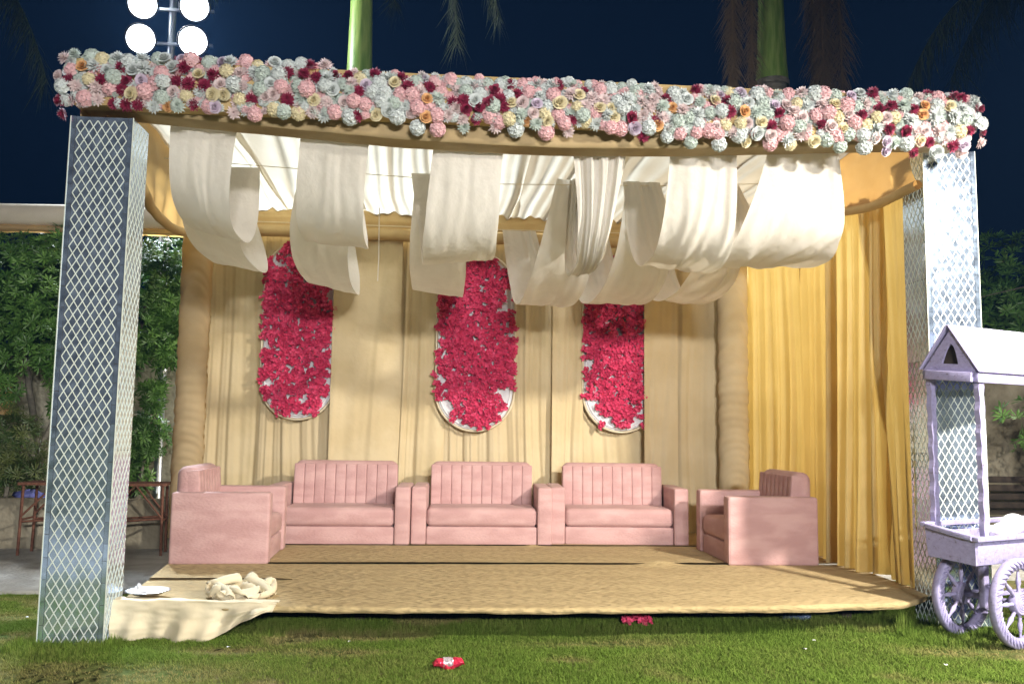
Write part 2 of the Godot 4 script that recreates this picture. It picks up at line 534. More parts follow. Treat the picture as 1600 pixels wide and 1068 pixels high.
# ---------------------------------------------------------------- ground and surroundings
func make_ground() -> void:
	var g := sheet(func(u: float, v: float):
		var x := (u - 0.5) * 2.0
		var z := (v - 0.5) * 2.0
		x = 3.0 + sign(x) * (abs(x) * 12.0 + pow(abs(x), 4.0) * 140.0)
		z = 0.0 + sign(z) * (abs(z) * 10.0 + pow(abs(z), 4.0) * 140.0)
		return Vector3(x, n2(x * 60, z * 60, 3) * 0.018, z), 150, 150)
	struct("lawn", g, M.lawn)
	# the concrete path left of and behind the stage
	var path := PackedVector2Array([Vector2(-14, 4.7), Vector2(10.5, 4.7), Vector2(10.5, 2.6), Vector2(0.35, 2.55)])
	path.append_array(PackedVector2Array([Vector2(0.1, 1.95), Vector2(-1.1, 1.86), Vector2(-3.0, 1.8), Vector2(-14, 1.7)]))
	var p := struct("concrete_path", prism(path, 0.06), M.concrete)
	p.transform = Transform3D(Basis(Vector3(1, 0, 0), -PI / 2), Vector3(0, 0.03, 0))
	struct("paved_strip", box(Vector3(16, 0.08, 3.4), Vector3(-6.5, 0.0, 4.6)), M.concrete)  # out of view, placed to show in the left pillar's mirror

	# planter wall with soil, boundary wall behind it
	var pl := thing("planter_wall", "low stained plaster planter wall along the path behind the left pillar", "planter", Vector3(-4.6, 0, -4.6))
	part("front_wall", rbox(Vector3(9.6, 0.62, 0.14), 0.02, 2), M.plaster_dirty, pl).position = Vector3(0, 0.30, -0.07)
	part("soil_bed", box(Vector3(9.5, 0.5, 1.4), Vector3(0, 0.27, -0.85)), M.soil, pl)
	var bw := thing("boundary_wall", "tall pale plaster garden wall behind the shrubs on the left", "wall", Vector3(-7.0, 0, -6.3))
	part("wall_face", box(Vector3(15.0, 2.45, 0.18), Vector3(0, 1.2, 0)), M.plaster, bw)
	part("coping", box(Vector3(15.0, 0.07, 0.26), Vector3(0, 2.46, 0)), M.plaster_dirty, bw)
	var br := thing("garden_wall", "dim brownish garden wall behind the cart at the right", "wall", Vector3(14.0, 0, -6.6))
	part("wall_face", box(Vector3(15.0, 2.4, 0.18), Vector3(0, 1.2, 0)), M.plaster_dirty, br)
	part("coping", box(Vector3(15.0, 0.07, 0.26), Vector3(0, 2.43, 0)), M.plaster_dirty, br)
	# wooden bench seen past the cart
	var b := thing("wooden_bench", "dark wooden slatted bench in the gloom behind the cart", "bench", Vector3(11.0, 0, -5.6))
	for k in 4:
		part("slat", rbox(Vector3(2.4, 0.09, 0.03), 0.01, 1), M.wood_dark, b).position = Vector3(0, 0.52 + 0.12 * k, -0.22 - 0.02 * k)
	for k in 3:
		part("seat_slat", rbox(Vector3(2.4, 0.03, 0.12), 0.01, 1), M.wood_dark, b).position = Vector3(0, 0.44, -0.12 + 0.14 * k)
	for x in [-1.1, 1.1]:
		part("leg", rbox(Vector3(0.07, 0.95, 0.07), 0.01, 1), M.wood_dark, b).position = Vector3(x, 0.475, -0.3)
		part("leg", rbox(Vector3(0.07, 0.44, 0.07), 0.01, 1), M.wood_dark, b).position = Vector3(x, 0.22, 0.2)
	# unseen things behind the camera, placed to show in the mirrored pillars
	var hw := thing("unseen_tent_wall", "unseen beige fabric tent wall behind the camera, placed for the pillar mirrors", "tent", Vector3(11.0, 0, 14.0))
	part("fabric", sheet(func(u: float, v: float): return Vector3((u - 0.5) * 16.0, v * 2.6, 0.12 * sin(u * 90.0)), 160, 4), M.cream, hw)
	var hg := thing("unseen_hedge", "unseen dark clipped hedge behind the camera, placed for the pillar mirrors", "hedge", Vector3(-7.0, 0, 9.5))
	part("foliage_mass", sheet(func(u: float, v: float):
		var x := (u - 0.5) * 14.0
		return Vector3(x + n2(x * 90, v * 90, 2) * 0.2, sin(v * PI) * 1.5 * (1.0 + 0.25 * n2(x * 60, v * 20, 5)), cos(v * PI) * 0.6 + n2(x * 70, v * 100, 8) * 0.3), 140, 20), M.frond, hg)

func tent_banner() -> void:
	var t := thing("neighbour_canopy", "cream cloth-wrapped canopy beam behind the left pillar", "canopy", Vector3(-3.2, 0, -5.3))
	part("upper_cloth", sheet(func(u: float, v: float):
		var x := (u - 0.5) * 5.6
		var a := v * PI * 1.15
		return Vector3(x, 4.17 + cos(a) * 0.14 + 0.012 * n2(x * 30, v * 60, 4) + 0.02 * sin(x * 1.1), sin(a) * 0.12 + 0.012 * n2(x * 25, v * 160, 9)), 90, 16), M.banner, t)
	part("lower_cloth", sheet(func(u: float, v: float):
		var x := (u - 0.5) * 5.6
		var a := v * PI
		return Vector3(x, 3.99 + cos(a) * 0.06 + 0.03 * abs(sin(x * 2.2)) * (v - 0.2), -0.03 + sin(a) * 0.11 + 0.015 * n2(x * 25, v * 160, 12)), 90, 12), M.orange, t)

func leaf_whorl(n: int, len: float, wid: float) -> ArrayMesh:
	var s := SurfaceTool.new()
	s.begin(Mesh.PRIMITIVE_TRIANGLES)
	s.set_smooth_group(-1)
	for k in n:
		petal(s, TAU * k / n + rng.randf() * 0.4, rng.randf_range(-0.2, 0.75), Vector3(0, 0, rng.randf() * 0.3 * len), len * rng.randf_range(0.7, 1.1), wid, -wid * 0.12)
	s.generate_normals()
	return s.commit()

func foliage(called: String, parent: Node3D, blobs: Array, count: int, whorl: Mesh, c0: Color, c1: Color, size: float) -> void:
	var spots := []
	var cols := []
	var total := 0.0
	for b in blobs:
		total += b[1].x * b[1].y
	for b in blobs:
		var n := int(count * b[1].x * b[1].y / total)
		for k in n:
			var d := Vector3(rng.randfn(), rng.randfn(), rng.randfn()).normalized()
			var p: Vector3 = b[0] + d * b[1] * pow(rng.randf(), 0.4) * (1.0 + 0.5 * n2(d.x * 70 + b[0].x * 30, d.y * 70 + b[0].y * 40, d.z))
			if n2(p.x * 110, p.y * 110, p.z * 16) < -0.08:
				continue
			spots.append(aim((d + Vector3(0, 0.5, 0.25) + Vector3(rng.randfn(), rng.randfn(), rng.randfn()) * 0.4).normalized(), rng.randf() * TAU, size * rng.randf_range(0.7, 1.3), p))
			cols.append(c0.lerp(c1, rng.randf()))
	scatter(called, whorl, M.leaf, spots, parent, cols)

func make_plants() -> void:
	var wh := leaf_whorl(9, 1.0, 0.24)
	var g0 := Color(0.045, 0.12, 0.018)
	var g1 := Color(0.12, 0.25, 0.045)
	var a := thing("leafy_tree", "bushy tree with whorled narrow leaves left of the mirrored pillar", "tree", Vector3(-2.75, 0.45, -5.3))
	foliage("crown", a, [[Vector3(-0.1, 2.6, 0), Vector3(0.75, 0.9, 0.6)], [Vector3(0.5, 2.2, 0.2), Vector3(0.55, 0.6, 0.5)], [Vector3(-0.6, 2.25, 0), Vector3(0.55, 0.5, 0.5)], [Vector3(-0.15, 1.55, 0.1), Vector3(0.28, 0.3, 0.3)], [Vector3(0.72, 1.5, 0.2), Vector3(0.22, 0.32, 0.3)], [Vector3(0.3, 3.2, -0.2), Vector3(0.75, 0.5, 0.5)]], 3300, wh, g0, g1, 0.115)
	part("trunk", tube([Vector3(0.5, 0, 0.1), Vector3(0.42, 0.7, 0.1), Vector3(0.2, 1.5, 0), Vector3(0, 2.6, 0)], [0.05, 0.045, 0.04, 0.02]), M.bark, a)
	part("limb", tube([Vector3(0.42, 0.7, 0.1), Vector3(0.7, 1.4, 0.1), Vector3(0.8, 2.2, 0.1)], [0.035, 0.03, 0.015]), M.bark, a)
	var b := thing("slender_tree", "slender leafy tree beside the metal pole, between pillar and stage", "tree", Vector3(-1.15, 0.45, -5.25))
	foliage("crown", b, [[Vector3(0.0, 2.9, -0.3), Vector3(0.55, 0.75, 0.4)], [Vector3(-0.15, 2.15, 0.1), Vector3(0.45, 0.5, 0.4)], [Vector3(0.3, 2.1, 0), Vector3(0.3, 0.35, 0.3)], [Vector3(-0.25, 1.5, 0.1), Vector3(0.16, 0.3, 0.2)], [Vector3(0.2, 1.45, 0.1), Vector3(0.14, 0.22, 0.2)], [Vector3(0.1, 0.9, 0.1), Vector3(0.32, 0.28, 0.3)], [Vector3(-0.05, 0.35, 0.1), Vector3(0.25, 0.25, 0.3)]], 2500, wh, g0, g1, 0.11)
	part("trunk", tube([Vector3(0.1, 0, 0.1), Vector3(-0.1, 0.7, 0.1), Vector3(-0.15, 1.5, 0), Vector3(0, 2.6, 0)], [0.05, 0.045, 0.03, 0.02]), M.bark, b)
	part("limb", tube([Vector3(0.05, 0.1, 0.15), Vector3(0.15, 0.7, 0.15), Vector3(0.1, 1.1, 0.1)], [0.03, 0.02, 0.01]), M.bark, b)
	var fine := leaf_whorl(12, 1.0, 0.12)
	var c := thing("thuja_shrub", "small feathery green shrub with brown middle, on the planter at far left", "shrub", Vector3(-2.6, 0.5, -5.0))
	foliage("foliage", c, [[Vector3(0, 0.75, 0), Vector3(0.36, 0.42, 0.3)], [Vector3(0.1, 0.35, 0), Vector3(0.35, 0.3, 0.3)], [Vector3(-0.5, 0.25, 0.1), Vector3(0.5, 0.3, 0.3)]], 1300, fine, Color(0.03, 0.07, 0.012), Color(0.10, 0.12, 0.03), 0.1)
	part("stem", tube([Vector3(0, 0, 0), Vector3(0.02, 0.6, 0)], [0.03, 0.015]), M.bark, c)
	var d := thing("night_shrub", "sparse dark shrub before the wall right of the cart roof", "shrub", Vector3(11.3, 0, -5.2))
	foliage("foliage", d, [[Vector3(0, 1.6, 0), Vector3(1.0, 0.7, 0.4)]], 170, wh, g0, g1, 0.16)
	part("stem", tube([Vector3(0.4, 0, 0), Vector3(0.1, 1.8, 0)], [0.03, 0.012]), M.bark, d)
	var t := thing("dark_tree", "dark bushy tree against the night sky at the right edge", "tree", Vector3(13.6, 0, -8.5))
	foliage("crown", t, [[Vector3(0, 3.7, 0), Vector3(1.9, 1.6, 1.2)], [Vector3(1.2, 5.0, 0), Vector3(1.5, 1.0, 1.0)]], 2600, wh, g0, g1, 0.22)
	part("trunk", tube([Vector3(0.2, 0, 0), Vector3(0.1, 3.0, 0), Vector3(0.3, 5.0, 0)], [0.14, 0.1, 0.04]), M.bark, t)
	part("bare_twig", tube([Vector3(0.2, 4.4, 1.0), Vector3(-1.2, 4.0, 1.0), Vector3(-2.2, 3.75, 1.0)], [0.02, 0.012, 0.005]), M.bark, t)
	part("bare_twig", tube([Vector3(-1.2, 4.0, 1.0), Vector3(-0.6, 4.8, 1.0), Vector3(-0.2, 5.4, 1.0)], [0.012, 0.008, 0.004]), M.bark, t)

func frond(parent: Node3D, root: Vector3, dir: Vector3, length: float, droop: float, m: Material, leaflet: float) -> void:
	var pts := []
	var p := root
	var d := dir.normalized()
	for k in 15:
		pts.append(p)
		p += d * length / 14.0
		d = (d + Vector3(0, -droop, 0)).normalized()
	var s := SurfaceTool.new()
	s.begin(Mesh.PRIMITIVE_TRIANGLES)
	s.append_from(tube(pts, [0.045, 0.042, 0.04, 0.036, 0.033, 0.03, 0.027, 0.024, 0.021, 0.018, 0.015, 0.012, 0.009, 0.007, 0.005], 6), 0, Transform3D())
	part("frond", s.commit(), m, parent)
	var holder: Node3D = parent.get_child(parent.get_child_count() - 1)
	var l := SurfaceTool.new()
	l.begin(Mesh.PRIMITIVE_TRIANGLES)
	l.set_smooth_group(-1)
	for k in range(2, 14):
		var many := 26 if m == M.frond_dry else 16
		for e in many:
			var f := float(e) / many
			var a: Vector3 = pts[k].lerp(pts[k + 1], f)
			var along: Vector3 = (pts[k + 1] - pts[k]).normalized()
			var side := along.cross(Vector3.UP)
			side = side.normalized() if side.length() > 0.1 else Vector3(1, 0, 0)
			for sg: float in [-1.0, 1.0]:
				var dd := (side * sg * rng.randf_range(0.1, 0.55) + along * 0.3 + Vector3(rng.randfn() * 0.2, -0.9, rng.randfn() * 0.2)).normalized()
				var len: float = leaflet * rng.randf_range(0.6, 1.1) * (1.0 - 0.5 * absf(k / 14.0 - 0.4))
				var w := along * 0.009
				var mid: Vector3 = a + dd * len * 0.5 + Vector3(0, 0.04, 0)
				var tip: Vector3 = a + dd * len + Vector3(rng.randfn() * 0.04, -0.05, rng.randfn() * 0.04)
				for q in [a - w, a + w, mid + w, a - w, mid + w, mid - w, mid - w, mid + w, tip]:
					l.add_vertex(q)
	l.generate_normals()
	var lf := part("leaflets", l.commit(), m, holder)
	lf.set_meta("kind", "stuff")

func palm(label: String, at: Vector3, shaft_low: float, shaft_top: float, r: float, fronds: Array) -> void:
	var k0 := 1.21
	var t := thing("palm_tree", label, "palm tree", Vector3(2.69 + (at.x - 2.69) * k0, -0.31, 6.33 + (at.z - 6.33) * k0), 0.0, "palms behind the stage")
	t.scale = Vector3.ONE * k0
	part("trunk", tube([Vector3(0, 0, 0), Vector3(0, shaft_low * 0.5, 0), Vector3(0, shaft_low, 0)], [r * 1.2, r * 1.15, r * 0.95], 18), M.bark, t)
	var n := []
	var rr := []
	for k in 9:
		var f := k / 8.0
		n.append(Vector3(0, lerp(shaft_low, shaft_top, f), 0))
		rr.append(r * lerp(1.12, 0.72, pow(f, 0.6)))
	part("crownshaft", tube(n, rr, 20), M.shaft, t)
	part("ring_scar", tube([Vector3(0, shaft_low - 0.05, 0), Vector3(0, shaft_low + 0.04, 0)], r * 1.16, 18), M.bark, t)
	for f in fronds:
		frond(t, f[0], f[1], f[2], f[3], f[4], f[5])

func make_palms() -> void:
	var dry: Material = M.frond_dry
	var gr: Material = M.frond
	palm("palm with pale green crownshaft rising just right of the floodlights", Vector3(1.3, 0, -7), 6.2, 9.6, 0.205, [
		[Vector3(0.15, 9.5, 0.1), Vector3(0.7, 0.25, 0.3), 3.2, 0.33, gr, 0.7], [Vector3(0.1, 9.5, 0.1), Vector3(0.9, 0.4, 0.5), 3.6, 0.22, gr, 0.7],
		[Vector3(-0.1, 9.6, 0), Vector3(-0.8, 0.6, -0.3), 3.4, 0.16, gr, 0.7], [Vector3(0, 9.7, 0), Vector3(0.1, 0.9, -0.8), 3.4, 0.16, gr, 0.7], [Vector3(0, 9.7, 0), Vector3(-0.3, 0.9, 0.7), 3.2, 0.14, gr, 0.7]])
	palm("palm with vivid green crownshaft between hanging dry brown fronds, upper right", Vector3(7.9, 0, -7), 7.1, 10.0, 0.235, [
		[Vector3(-0.2, 9.6, 0.15), Vector3(-0.4, 0.1, 0.2), 3.3, 0.9, dry, 0.6], [Vector3(-0.25, 9.3, 0.1), Vector3(-0.3, 0.0, 0.05), 2.9, 1.2, dry, 0.55], [Vector3(-0.25, 9.3, 0.2), Vector3(-0.2, 0.0, 0.25), 2.7, 1.2, dry, 0.5],
		[Vector3(0.2, 9.6, 0.15), Vector3(0.55, 0.1, 0.2), 3.4, 0.7, dry, 0.75], [Vector3(0.25, 9.4, 0.1), Vector3(0.5, 0.0, 0.1), 3.1, 0.9, dry, 0.7], [Vector3(0.15, 9.4, -0.1), Vector3(0.6, 0.1, -0.1), 3.2, 0.8, dry, 0.6], [Vector3(0.2, 9.5, 0.1), Vector3(0.42, 0.0, 0.25), 3.2, 1.0, dry, 0.7],
		[Vector3(0, 10, 0), Vector3(-0.6, 0.8, 0.3), 3.5, 0.12, gr, 0.7], [Vector3(0, 10, 0), Vector3(0.2, 0.9, -0.8), 3.5, 0.14, gr, 0.7]])
	palm("palm outside the frame whose drooping fronds reach into the upper right corner", Vector3(14.2, 0, -7.2), 7.6, 9.8, 0.23, [
		[Vector3(-0.1, 9.7, 0.1), Vector3(-0.9, 0.1, 0.1), 4.6, 0.14, gr, 1.15], [Vector3(-0.1, 9.6, 0.2), Vector3(-0.8, 0.0, 0.5), 4.3, 0.18, gr, 1.0],
		[Vector3(-0.1, 9.8, -0.1), Vector3(-0.9, 0.35, -0.3), 4.4, 0.16, gr, 1.1], [Vector3(0.1, 9.8, 0), Vector3(0.7, 0.6, 0.4), 3.6, 0.15, gr, 0.8]])
	palm("palm outside the frame whose drooping fronds reach into the upper left corner", Vector3(-6.3, 0, -7.5), 7.0, 9.3, 0.22, [
		[Vector3(0.1, 9.3, 0.1), Vector3(0.9, 0.0, 0.1), 4.2, 0.15, gr, 0.9], [Vector3(0.1, 9.2, 0.2), Vector3(0.8, -0.1, 0.4), 3.9, 0.25, dry, 0.8],
		[Vector3(0.1, 9.2, 0.1), Vector3(0.7, -0.2, 0.2), 4.0, 0.32, dry, 0.8], [Vector3(-0.1, 9.4, 0), Vector3(-0.7, 0.6, 0.4), 3.6, 0.15, gr, 0.8]])

func make_yard() -> void:
	var p := thing("metal_lamp_pole", "silver tubular pole among the leaves between pillar and stage", "pole", Vector3(-1.05, 0, -5.75))
	part("shaft", tube([Vector3(0.02, 0, 0), Vector3(0, 2.2, 0), Vector3(-0.02, 2.2, 0), Vector3(-0.04, 4.2, 0)], [0.055, 0.052, 0.04, 0.035], 14), M.steel, p)
	part("collar", lathe([Vector2(0.05, 2.16), Vector2(0.065, 2.18), Vector2(0.065, 2.25), Vector2(0.042, 2.27)], 14), M.steel, p)
	# two folded-leg table stands
	var t := thing("table_stand", "rusty folding table stand left of the mirrored pillar", "table", Vector3(-1.65, 0, -4.2))
	stand_parts(t, 0.82)
	dup(t, "table_stand", "rusty folding table stand between the pillar and the stage", "table", Vector3(-0.78, 0, -4.15), 0.15)
	var b := thing("plastic_bag", "crumpled blue and white plastic bag lying on the planter soil", "bag", Vector3(-2.25, 0.54, -4.85))
	part("bag_film", sheet(func(u: float, v: float):
		var a := u * TAU
		var r := sin(v * PI) * 0.12 * (1.0 + 0.6 * n2(cos(a) * 120, sin(a) * 120, v * 12))
		return Vector3(cos(a) * r * 1.5, 0.08 - cos(v * PI) * 0.07 + 0.04 * n2(cos(a) * 150, v * 200, 2), sin(a) * r), 24, 14), mat(lin(0.16, 0.18, 0.5), 0.25), b)
	var w := thing("hanging_cloth", "strip of orange cloth hanging at the left edge before the wall", "cloth", Vector3(-3.0, 1.95, -5.6))
	part("fabric", sheet(func(u: float, v: float): return Vector3(u * 0.2 - 0.1 + 0.02 * v, -v * 0.55 + 0.2, 0.03 * sin(u * 9.0 + v)), 10, 8), M.orange, w)

func stand_parts(t: Node3D, h: float) -> void:
	part("top_rail", box(Vector3(0.72, 0.03, 0.42), Vector3(0, h, 0)), M.rust, t)
	for x in [-0.33, 0.33]:
		for z in [-0.17, 0.17]:
			part("leg", tube([Vector3(x, 0, z), Vector3(x * 0.95, h - 0.015, z)], 0.016, 8), M.rust, t)
		part("cross_rail", tube([Vector3(x, 0.42, -0.17), Vector3(x, 0.42, 0.17)], 0.012, 6), M.rust, t)
	for z in [-0.17, 0.17]:
		part("side_rail", tube([Vector3(-0.32, 0.40, z), Vector3(0.32, 0.44, z)], 0.013, 6), M.rust, t)
		part("brace", tube([Vector3(-0.32, 0.45, z + 0.02), Vector3(0.02, h - 0.02, z + 0.02)], 0.011, 6), M.rust, t)
		part("brace", tube([Vector3(0.32, 0.45, z + 0.02), Vector3(0.04, h - 0.02, z + 0.02)], 0.011, 6), M.rust, t)

# ---------------------------------------------------------------- the mirrored pillars
const PW := 0.435
const PD := 0.336
const PH := 3.685

func lattice(parent: Node3D, w: float, h: float, at: Transform3D, dx: float, dy: float) -> void:
	# diagonal strips, clipped to a w x h field
	var slope := dy / dx
	for sg: float in [-1.0, 1.0]:
		var k := -int(w / dx) - 1
		while k * dy < h + dy:
			var y0 := k * dy
			# line y = y0 + slope * x (sg = 1) or with x mirrored
			var xa: float = clampf((0.0 - y0) / slope, 0.0, w)
			var xb: float = clampf((h - y0) / slope, 0.0, w)
			if xb - xa > 0.012:
				var a := Vector3(xa, y0 + slope * xa, 0)
				var b := Vector3(xb, y0 + slope * xb, 0)
				if sg < 0:
					a.x = w - a.x
					b.x = w - b.x
				var o := part("lattice_strip", bar_box(a, b, 0.0062, 0.0018), M.lattice, parent)
				o.transform = at * Transform3D(Basis(), Vector3(0, 0, 0.0002 * sg))
			k += 1

func pillar(label: String, at: Vector3, inner: float, grow := Vector3.ONE) -> void:
	var t := thing("mirrored_pillar", label, "pillar", at, 0.0, "mirrored lattice pillars")
	t.scale = grow
	part("core", box(Vector3(PW - 0.012, PH - 0.006, PD - 0.012), Vector3(PW / 2, PH / 2 - 0.004, -PD / 2)), M.wood_dark, t)
	var joints := [0.0, 0.62, 1.31, 2.02, 2.66, 3.29, PH]
	for k in joints.size() - 1:
		var h: float = joints[k + 1] - joints[k] - 0.003
		var m := part("mirror_panel", box(Vector3(0.36, h, 0.004), Vector3.ZERO), M.mirror, t)
		m.position = Vector3(PW / 2, joints[k] + h / 2, -0.004)
		m.rotation = Vector3(rng.randf_range(-0.001, 0.001), rng.randf_range(-0.003, 0.003), 0)
		var sd := part("side_mirror_panel", box(Vector3(0.004, h, PD - 0.006), Vector3.ZERO), M.mirror, t)
		sd.position = Vector3(PW - 0.004 if inner > 0 else 0.004, joints[k] + h / 2, -PD / 2)
		sd.rotation = Vector3(0, rng.randf_range(-0.008, 0.008), rng.randf_range(-0.005, 0.005))
	for x in [0.0185, PW - 0.0185]:
		var y := 0.0
		while y < PH - 0.03:
			var h := minf(rng.randf_range(0.11, 0.16), PH - y)
			var b := part("border_tile", box(Vector3(0.033, h - 0.003, 0.005), Vector3.ZERO), M.mirror, t)
			b.position = Vector3(x, y + h / 2, -0.003)
			b.rotation = Vector3(rng.randf_range(-0.012, 0.012), rng.randf_range(-0.012, 0.012), 0)
			y += h
	lattice(t, 0.352, PH - 0.05, Transform3D(Basis(), Vector3(0.0415, 0.02, -0.0005)), 0.0587, 0.097)
	var side := Transform3D(Basis(Vector3(0, 1, 0), PI / 2), Vector3(PW - 0.0008, 0.02, -0.012)) if inner > 0 else Transform3D(Basis(Vector3(0, 1, 0), -PI / 2), Vector3(0.0008, 0.02, -PD + 0.012))
	lattice(t, PD - 0.024, PH - 0.04, side, 0.0655, 0.097)
	var dx := 0.352 / 6.0
	var tile := prism(PackedVector2Array([Vector2(0, -0.046), Vector2(0.0275, 0), Vector2(0, 0.046), Vector2(-0.0275, 0)]), 0.003)
	var many := 0
	var above := SurfaceTool.new()
	for l in range(1, int((PH - 0.06) / 0.0485)):
		for j in range(1, 12):
			if (j + l) % 2 == 0:
				continue
			var wob := 0.005 if l > 30 else 0.014
			var at2 := Transform3D(Basis.from_euler(Vector3(rng.randf_range(-wob, wob), rng.randf_range(-wob, wob), 0)), Vector3(0.0415 + j * dx / 2, 0.02 + l * 0.0485, -0.0008))
			if many < 300:
				part("mirror_tile", tile, M.mirror, t).transform = at2
				many += 1
			else:
				above.append_from(tile, 0, at2)
	part("mirror_tiles_above", above.commit(), M.mirror, t).set_meta("kind", "stuff")
	for s in [[0.0, 0.0], [PW, 0.0]]:
		part("edge_trim", box(Vector3(0.006, PH, 0.006), Vector3(s[0], PH / 2, s[1])), M.lattice, t)

# ---------------------------------------------------------------- canopy
func low_of_beam(x: float) -> float:
	var k: float = clampf(x / 6.4, 0.0, 1.0)
	return 3.775 - 0.15 * pow(sin(PI * clampf(k * 0.98 + 0.0, 0.0, 1.0)), 1.3)

func make_canopy() -> void:
	var b := thing("front_beam", "tan cloth-wrapped front beam of the canopy under the flower garland", "beam", Vector3.ZERO)
	part("truss_core", box(Vector3(6.7, 0.3, 0.2), Vector3(3.38, 3.93, -0.2)), M.beam, b)
	part("wrapping", sheet(func(u: float, v: float):
		var x := lerpf(0.03, 6.74, u)
		var lo := low_of_beam(x)
		var y := 0.0
		var z := 0.0
		if v < 0.4:
			y = lerp(4.09, lo, v / 0.4)
			z = -0.085 + 0.012 * n2(x * 40, v * 130, 3)
		elif v < 0.6:
			y = lo
			z = lerp(-0.085, -0.31, (v - 0.4) / 0.2)
		else:
			y = lerp(lo, 4.09, (v - 0.6) / 0.4)
			z = -0.31
		return Vector3(x, y + 0.006 * n2(x * 80, v * 60, 6), z), 160, 30), M.beam, b)
	part("end_cap", box(Vector3(0.01, 0.37, 0.225), Vector3(0.032, 3.9, -0.197)), M.beam, b)

	# the ceiling: long sagging lengths of ivory cloth from front to back
	var edges := [-0.15, 0.75, 1.65, 2.55, 3.45, 4.4, 5.35, 6.45]
	for k in edges.size() - 1:
		var x0: float = edges[k]
		var x1: float = edges[k + 1] + 0.06
		var sag: float = [0.06, 0.16, 0.05, 0.07, 0.05, 0.06, 0.05][k]
		var c := part("ceiling_drape", sheet(func(u: float, v: float):
			var z := lerpf(-0.28, -4.36, v)
			var x := lerpf(x0, x1, u)
			var w: float = u * [2.6, 2.2, 3.0, 2.7, 3.4, 2.6, 3.0][k] + 0.8 * n2(u * 30, v * 25, k) + 0.35 * v
			var deep: float = 0.5 + 0.5 * n2(u * 50, v * 14, k + 31)
			var fold := 0.045 * deep * sin(w * TAU) + 0.015 * sin(w * 2.3 * TAU + k)
			return Vector3(x + 0.02 * sin(v * 5.0 + k), 4.13 + fold - sag * sin(u * PI) * (0.4 + 0.6 * sin(v * PI)) + 0.02 * n2(x * 30, z * 30, k + 20) + 0.01 * (k % 2), z), 64, 40), M.ceiling)
		tag(c, ["ivory ceiling cloth along the left edge of the canopy", "low sagging ivory ceiling cloth second from the left side", "pleated ivory ceiling cloth third from the left side", "pleated ivory ceiling cloth over the middle loveseat's left half", "pleated ivory ceiling cloth just right of the canopy's middle", "pleated ivory ceiling cloth second from the right side", "ivory ceiling cloth along the right edge above the gold curtains"][k], "ceiling cloth", "ceiling cloths of the canopy")

	# side and back valances
	var sl := thing("left_valance", "translucent orange cloth valance along the canopy's left side", "valance", Vector3.ZERO)
	part("fabric", sheet(func(u: float, v: float):
		var z := lerpf(-0.2, -4.3, u)
		var drop: float = lerp(0.62, 0.72, sin(u * PI)) - 0.25 * smoothstep(0.55, 1.0, u)
		var x := lerpf(0.16, -0.1, u) + 0.05 * sin(u * 11.0) * v
		return Vector3(x + 0.05 * n2(z * 50, v * 60, 41) + 0.02 * sin(u * 60.0) * v, 4.16 - v * drop, z), 80, 20), M.orange, sl)
	part("hem_roll", tube(range(40).map(func(i):
		var u: float = i / 39.0
		var drop: float = lerp(0.62, 0.72, sin(u * PI)) - 0.25 * smoothstep(0.55, 1.0, u)
		return Vector3(lerpf(0.16, -0.1, u) + 0.05 * sin(u * 11.0) + 0.01, 4.15 - drop + 0.02 * n2(u * 400, 3, 4), lerpf(-0.2, -4.3, u))), 0.045, 10), M.tan, sl)
	var sr := thing("right_valance", "tan cloth valance along the canopy's right side above the gold curtains", "valance", Vector3.ZERO)
	part("fabric", sheet(func(u: float, v: float):
		var z := lerpf(-0.3, -4.3, u)
		var drop: float = 0.66 - 0.24 * smoothstep(0.1, 0.6, u)
		return Vector3(6.46 + 0.05 * n2(z * 40, v * 60, 42) - 0.06 * sin(v * PI) , 4.16 - v * drop, z), 70, 20), M.orange, sr)
	part("hem_roll", tube(range(40).map(func(i):
		var u: float = i / 39.0
		return Vector3(6.46 + 0.05 * n2(lerpf(-0.3, -4.3, u) * 40, 60, 42), 4.16 - 0.66 + 0.24 * smoothstep(0.1, 0.6, u), lerpf(-0.3, -4.3, u))), 0.04, 10), M.tan, sr)
	var bb := thing("back_beam", "tan cloth-wrapped back beam above the backdrop and flower panels", "beam", Vector3(0, 0, -4.42))
	part("wrapping", sheet(func(u: float, v: float):
		var x := lerpf(-0.3, 6.5, u)
		return Vector3(x, lerp(4.16, 3.93, v) + 0.01 * n2(x * 40, v * 20, 61), 0.05 + 0.03 * sin(v * PI) + 0.022 * n2(x * 22, v * 130, 62)), 140, 12), M.tan, bb)
	part("roll", tube(range(60).map(func(i): return Vector3(lerpf(-0.3, 6.5, i / 59.0), 3.86 + 0.02 * n2(i * 9, 5, 63), 0.03)), 0.075, 12), M.tan, bb)
	part("cord", tube([Vector3(-0.3, 3.955, 0.12), Vector3(3, 3.945, 0.13), Vector3(6.5, 3.96, 0.12)], 0.006, 6), M.cream, bb)

	var wi := part("hanging_wire", tube([Vector3(0.12, 3.91, -1.70), Vector3(1.6, 3.85, -1.72), Vector3(3.2, 3.79, -1.73), Vector3(4.8, 3.83, -1.73), Vector3(6.45, 3.92, -1.70)], 0.004, 6), M.cream)
	tag(wi, "thin wire stretched across the canopy that carries the looped cloths", "wire")

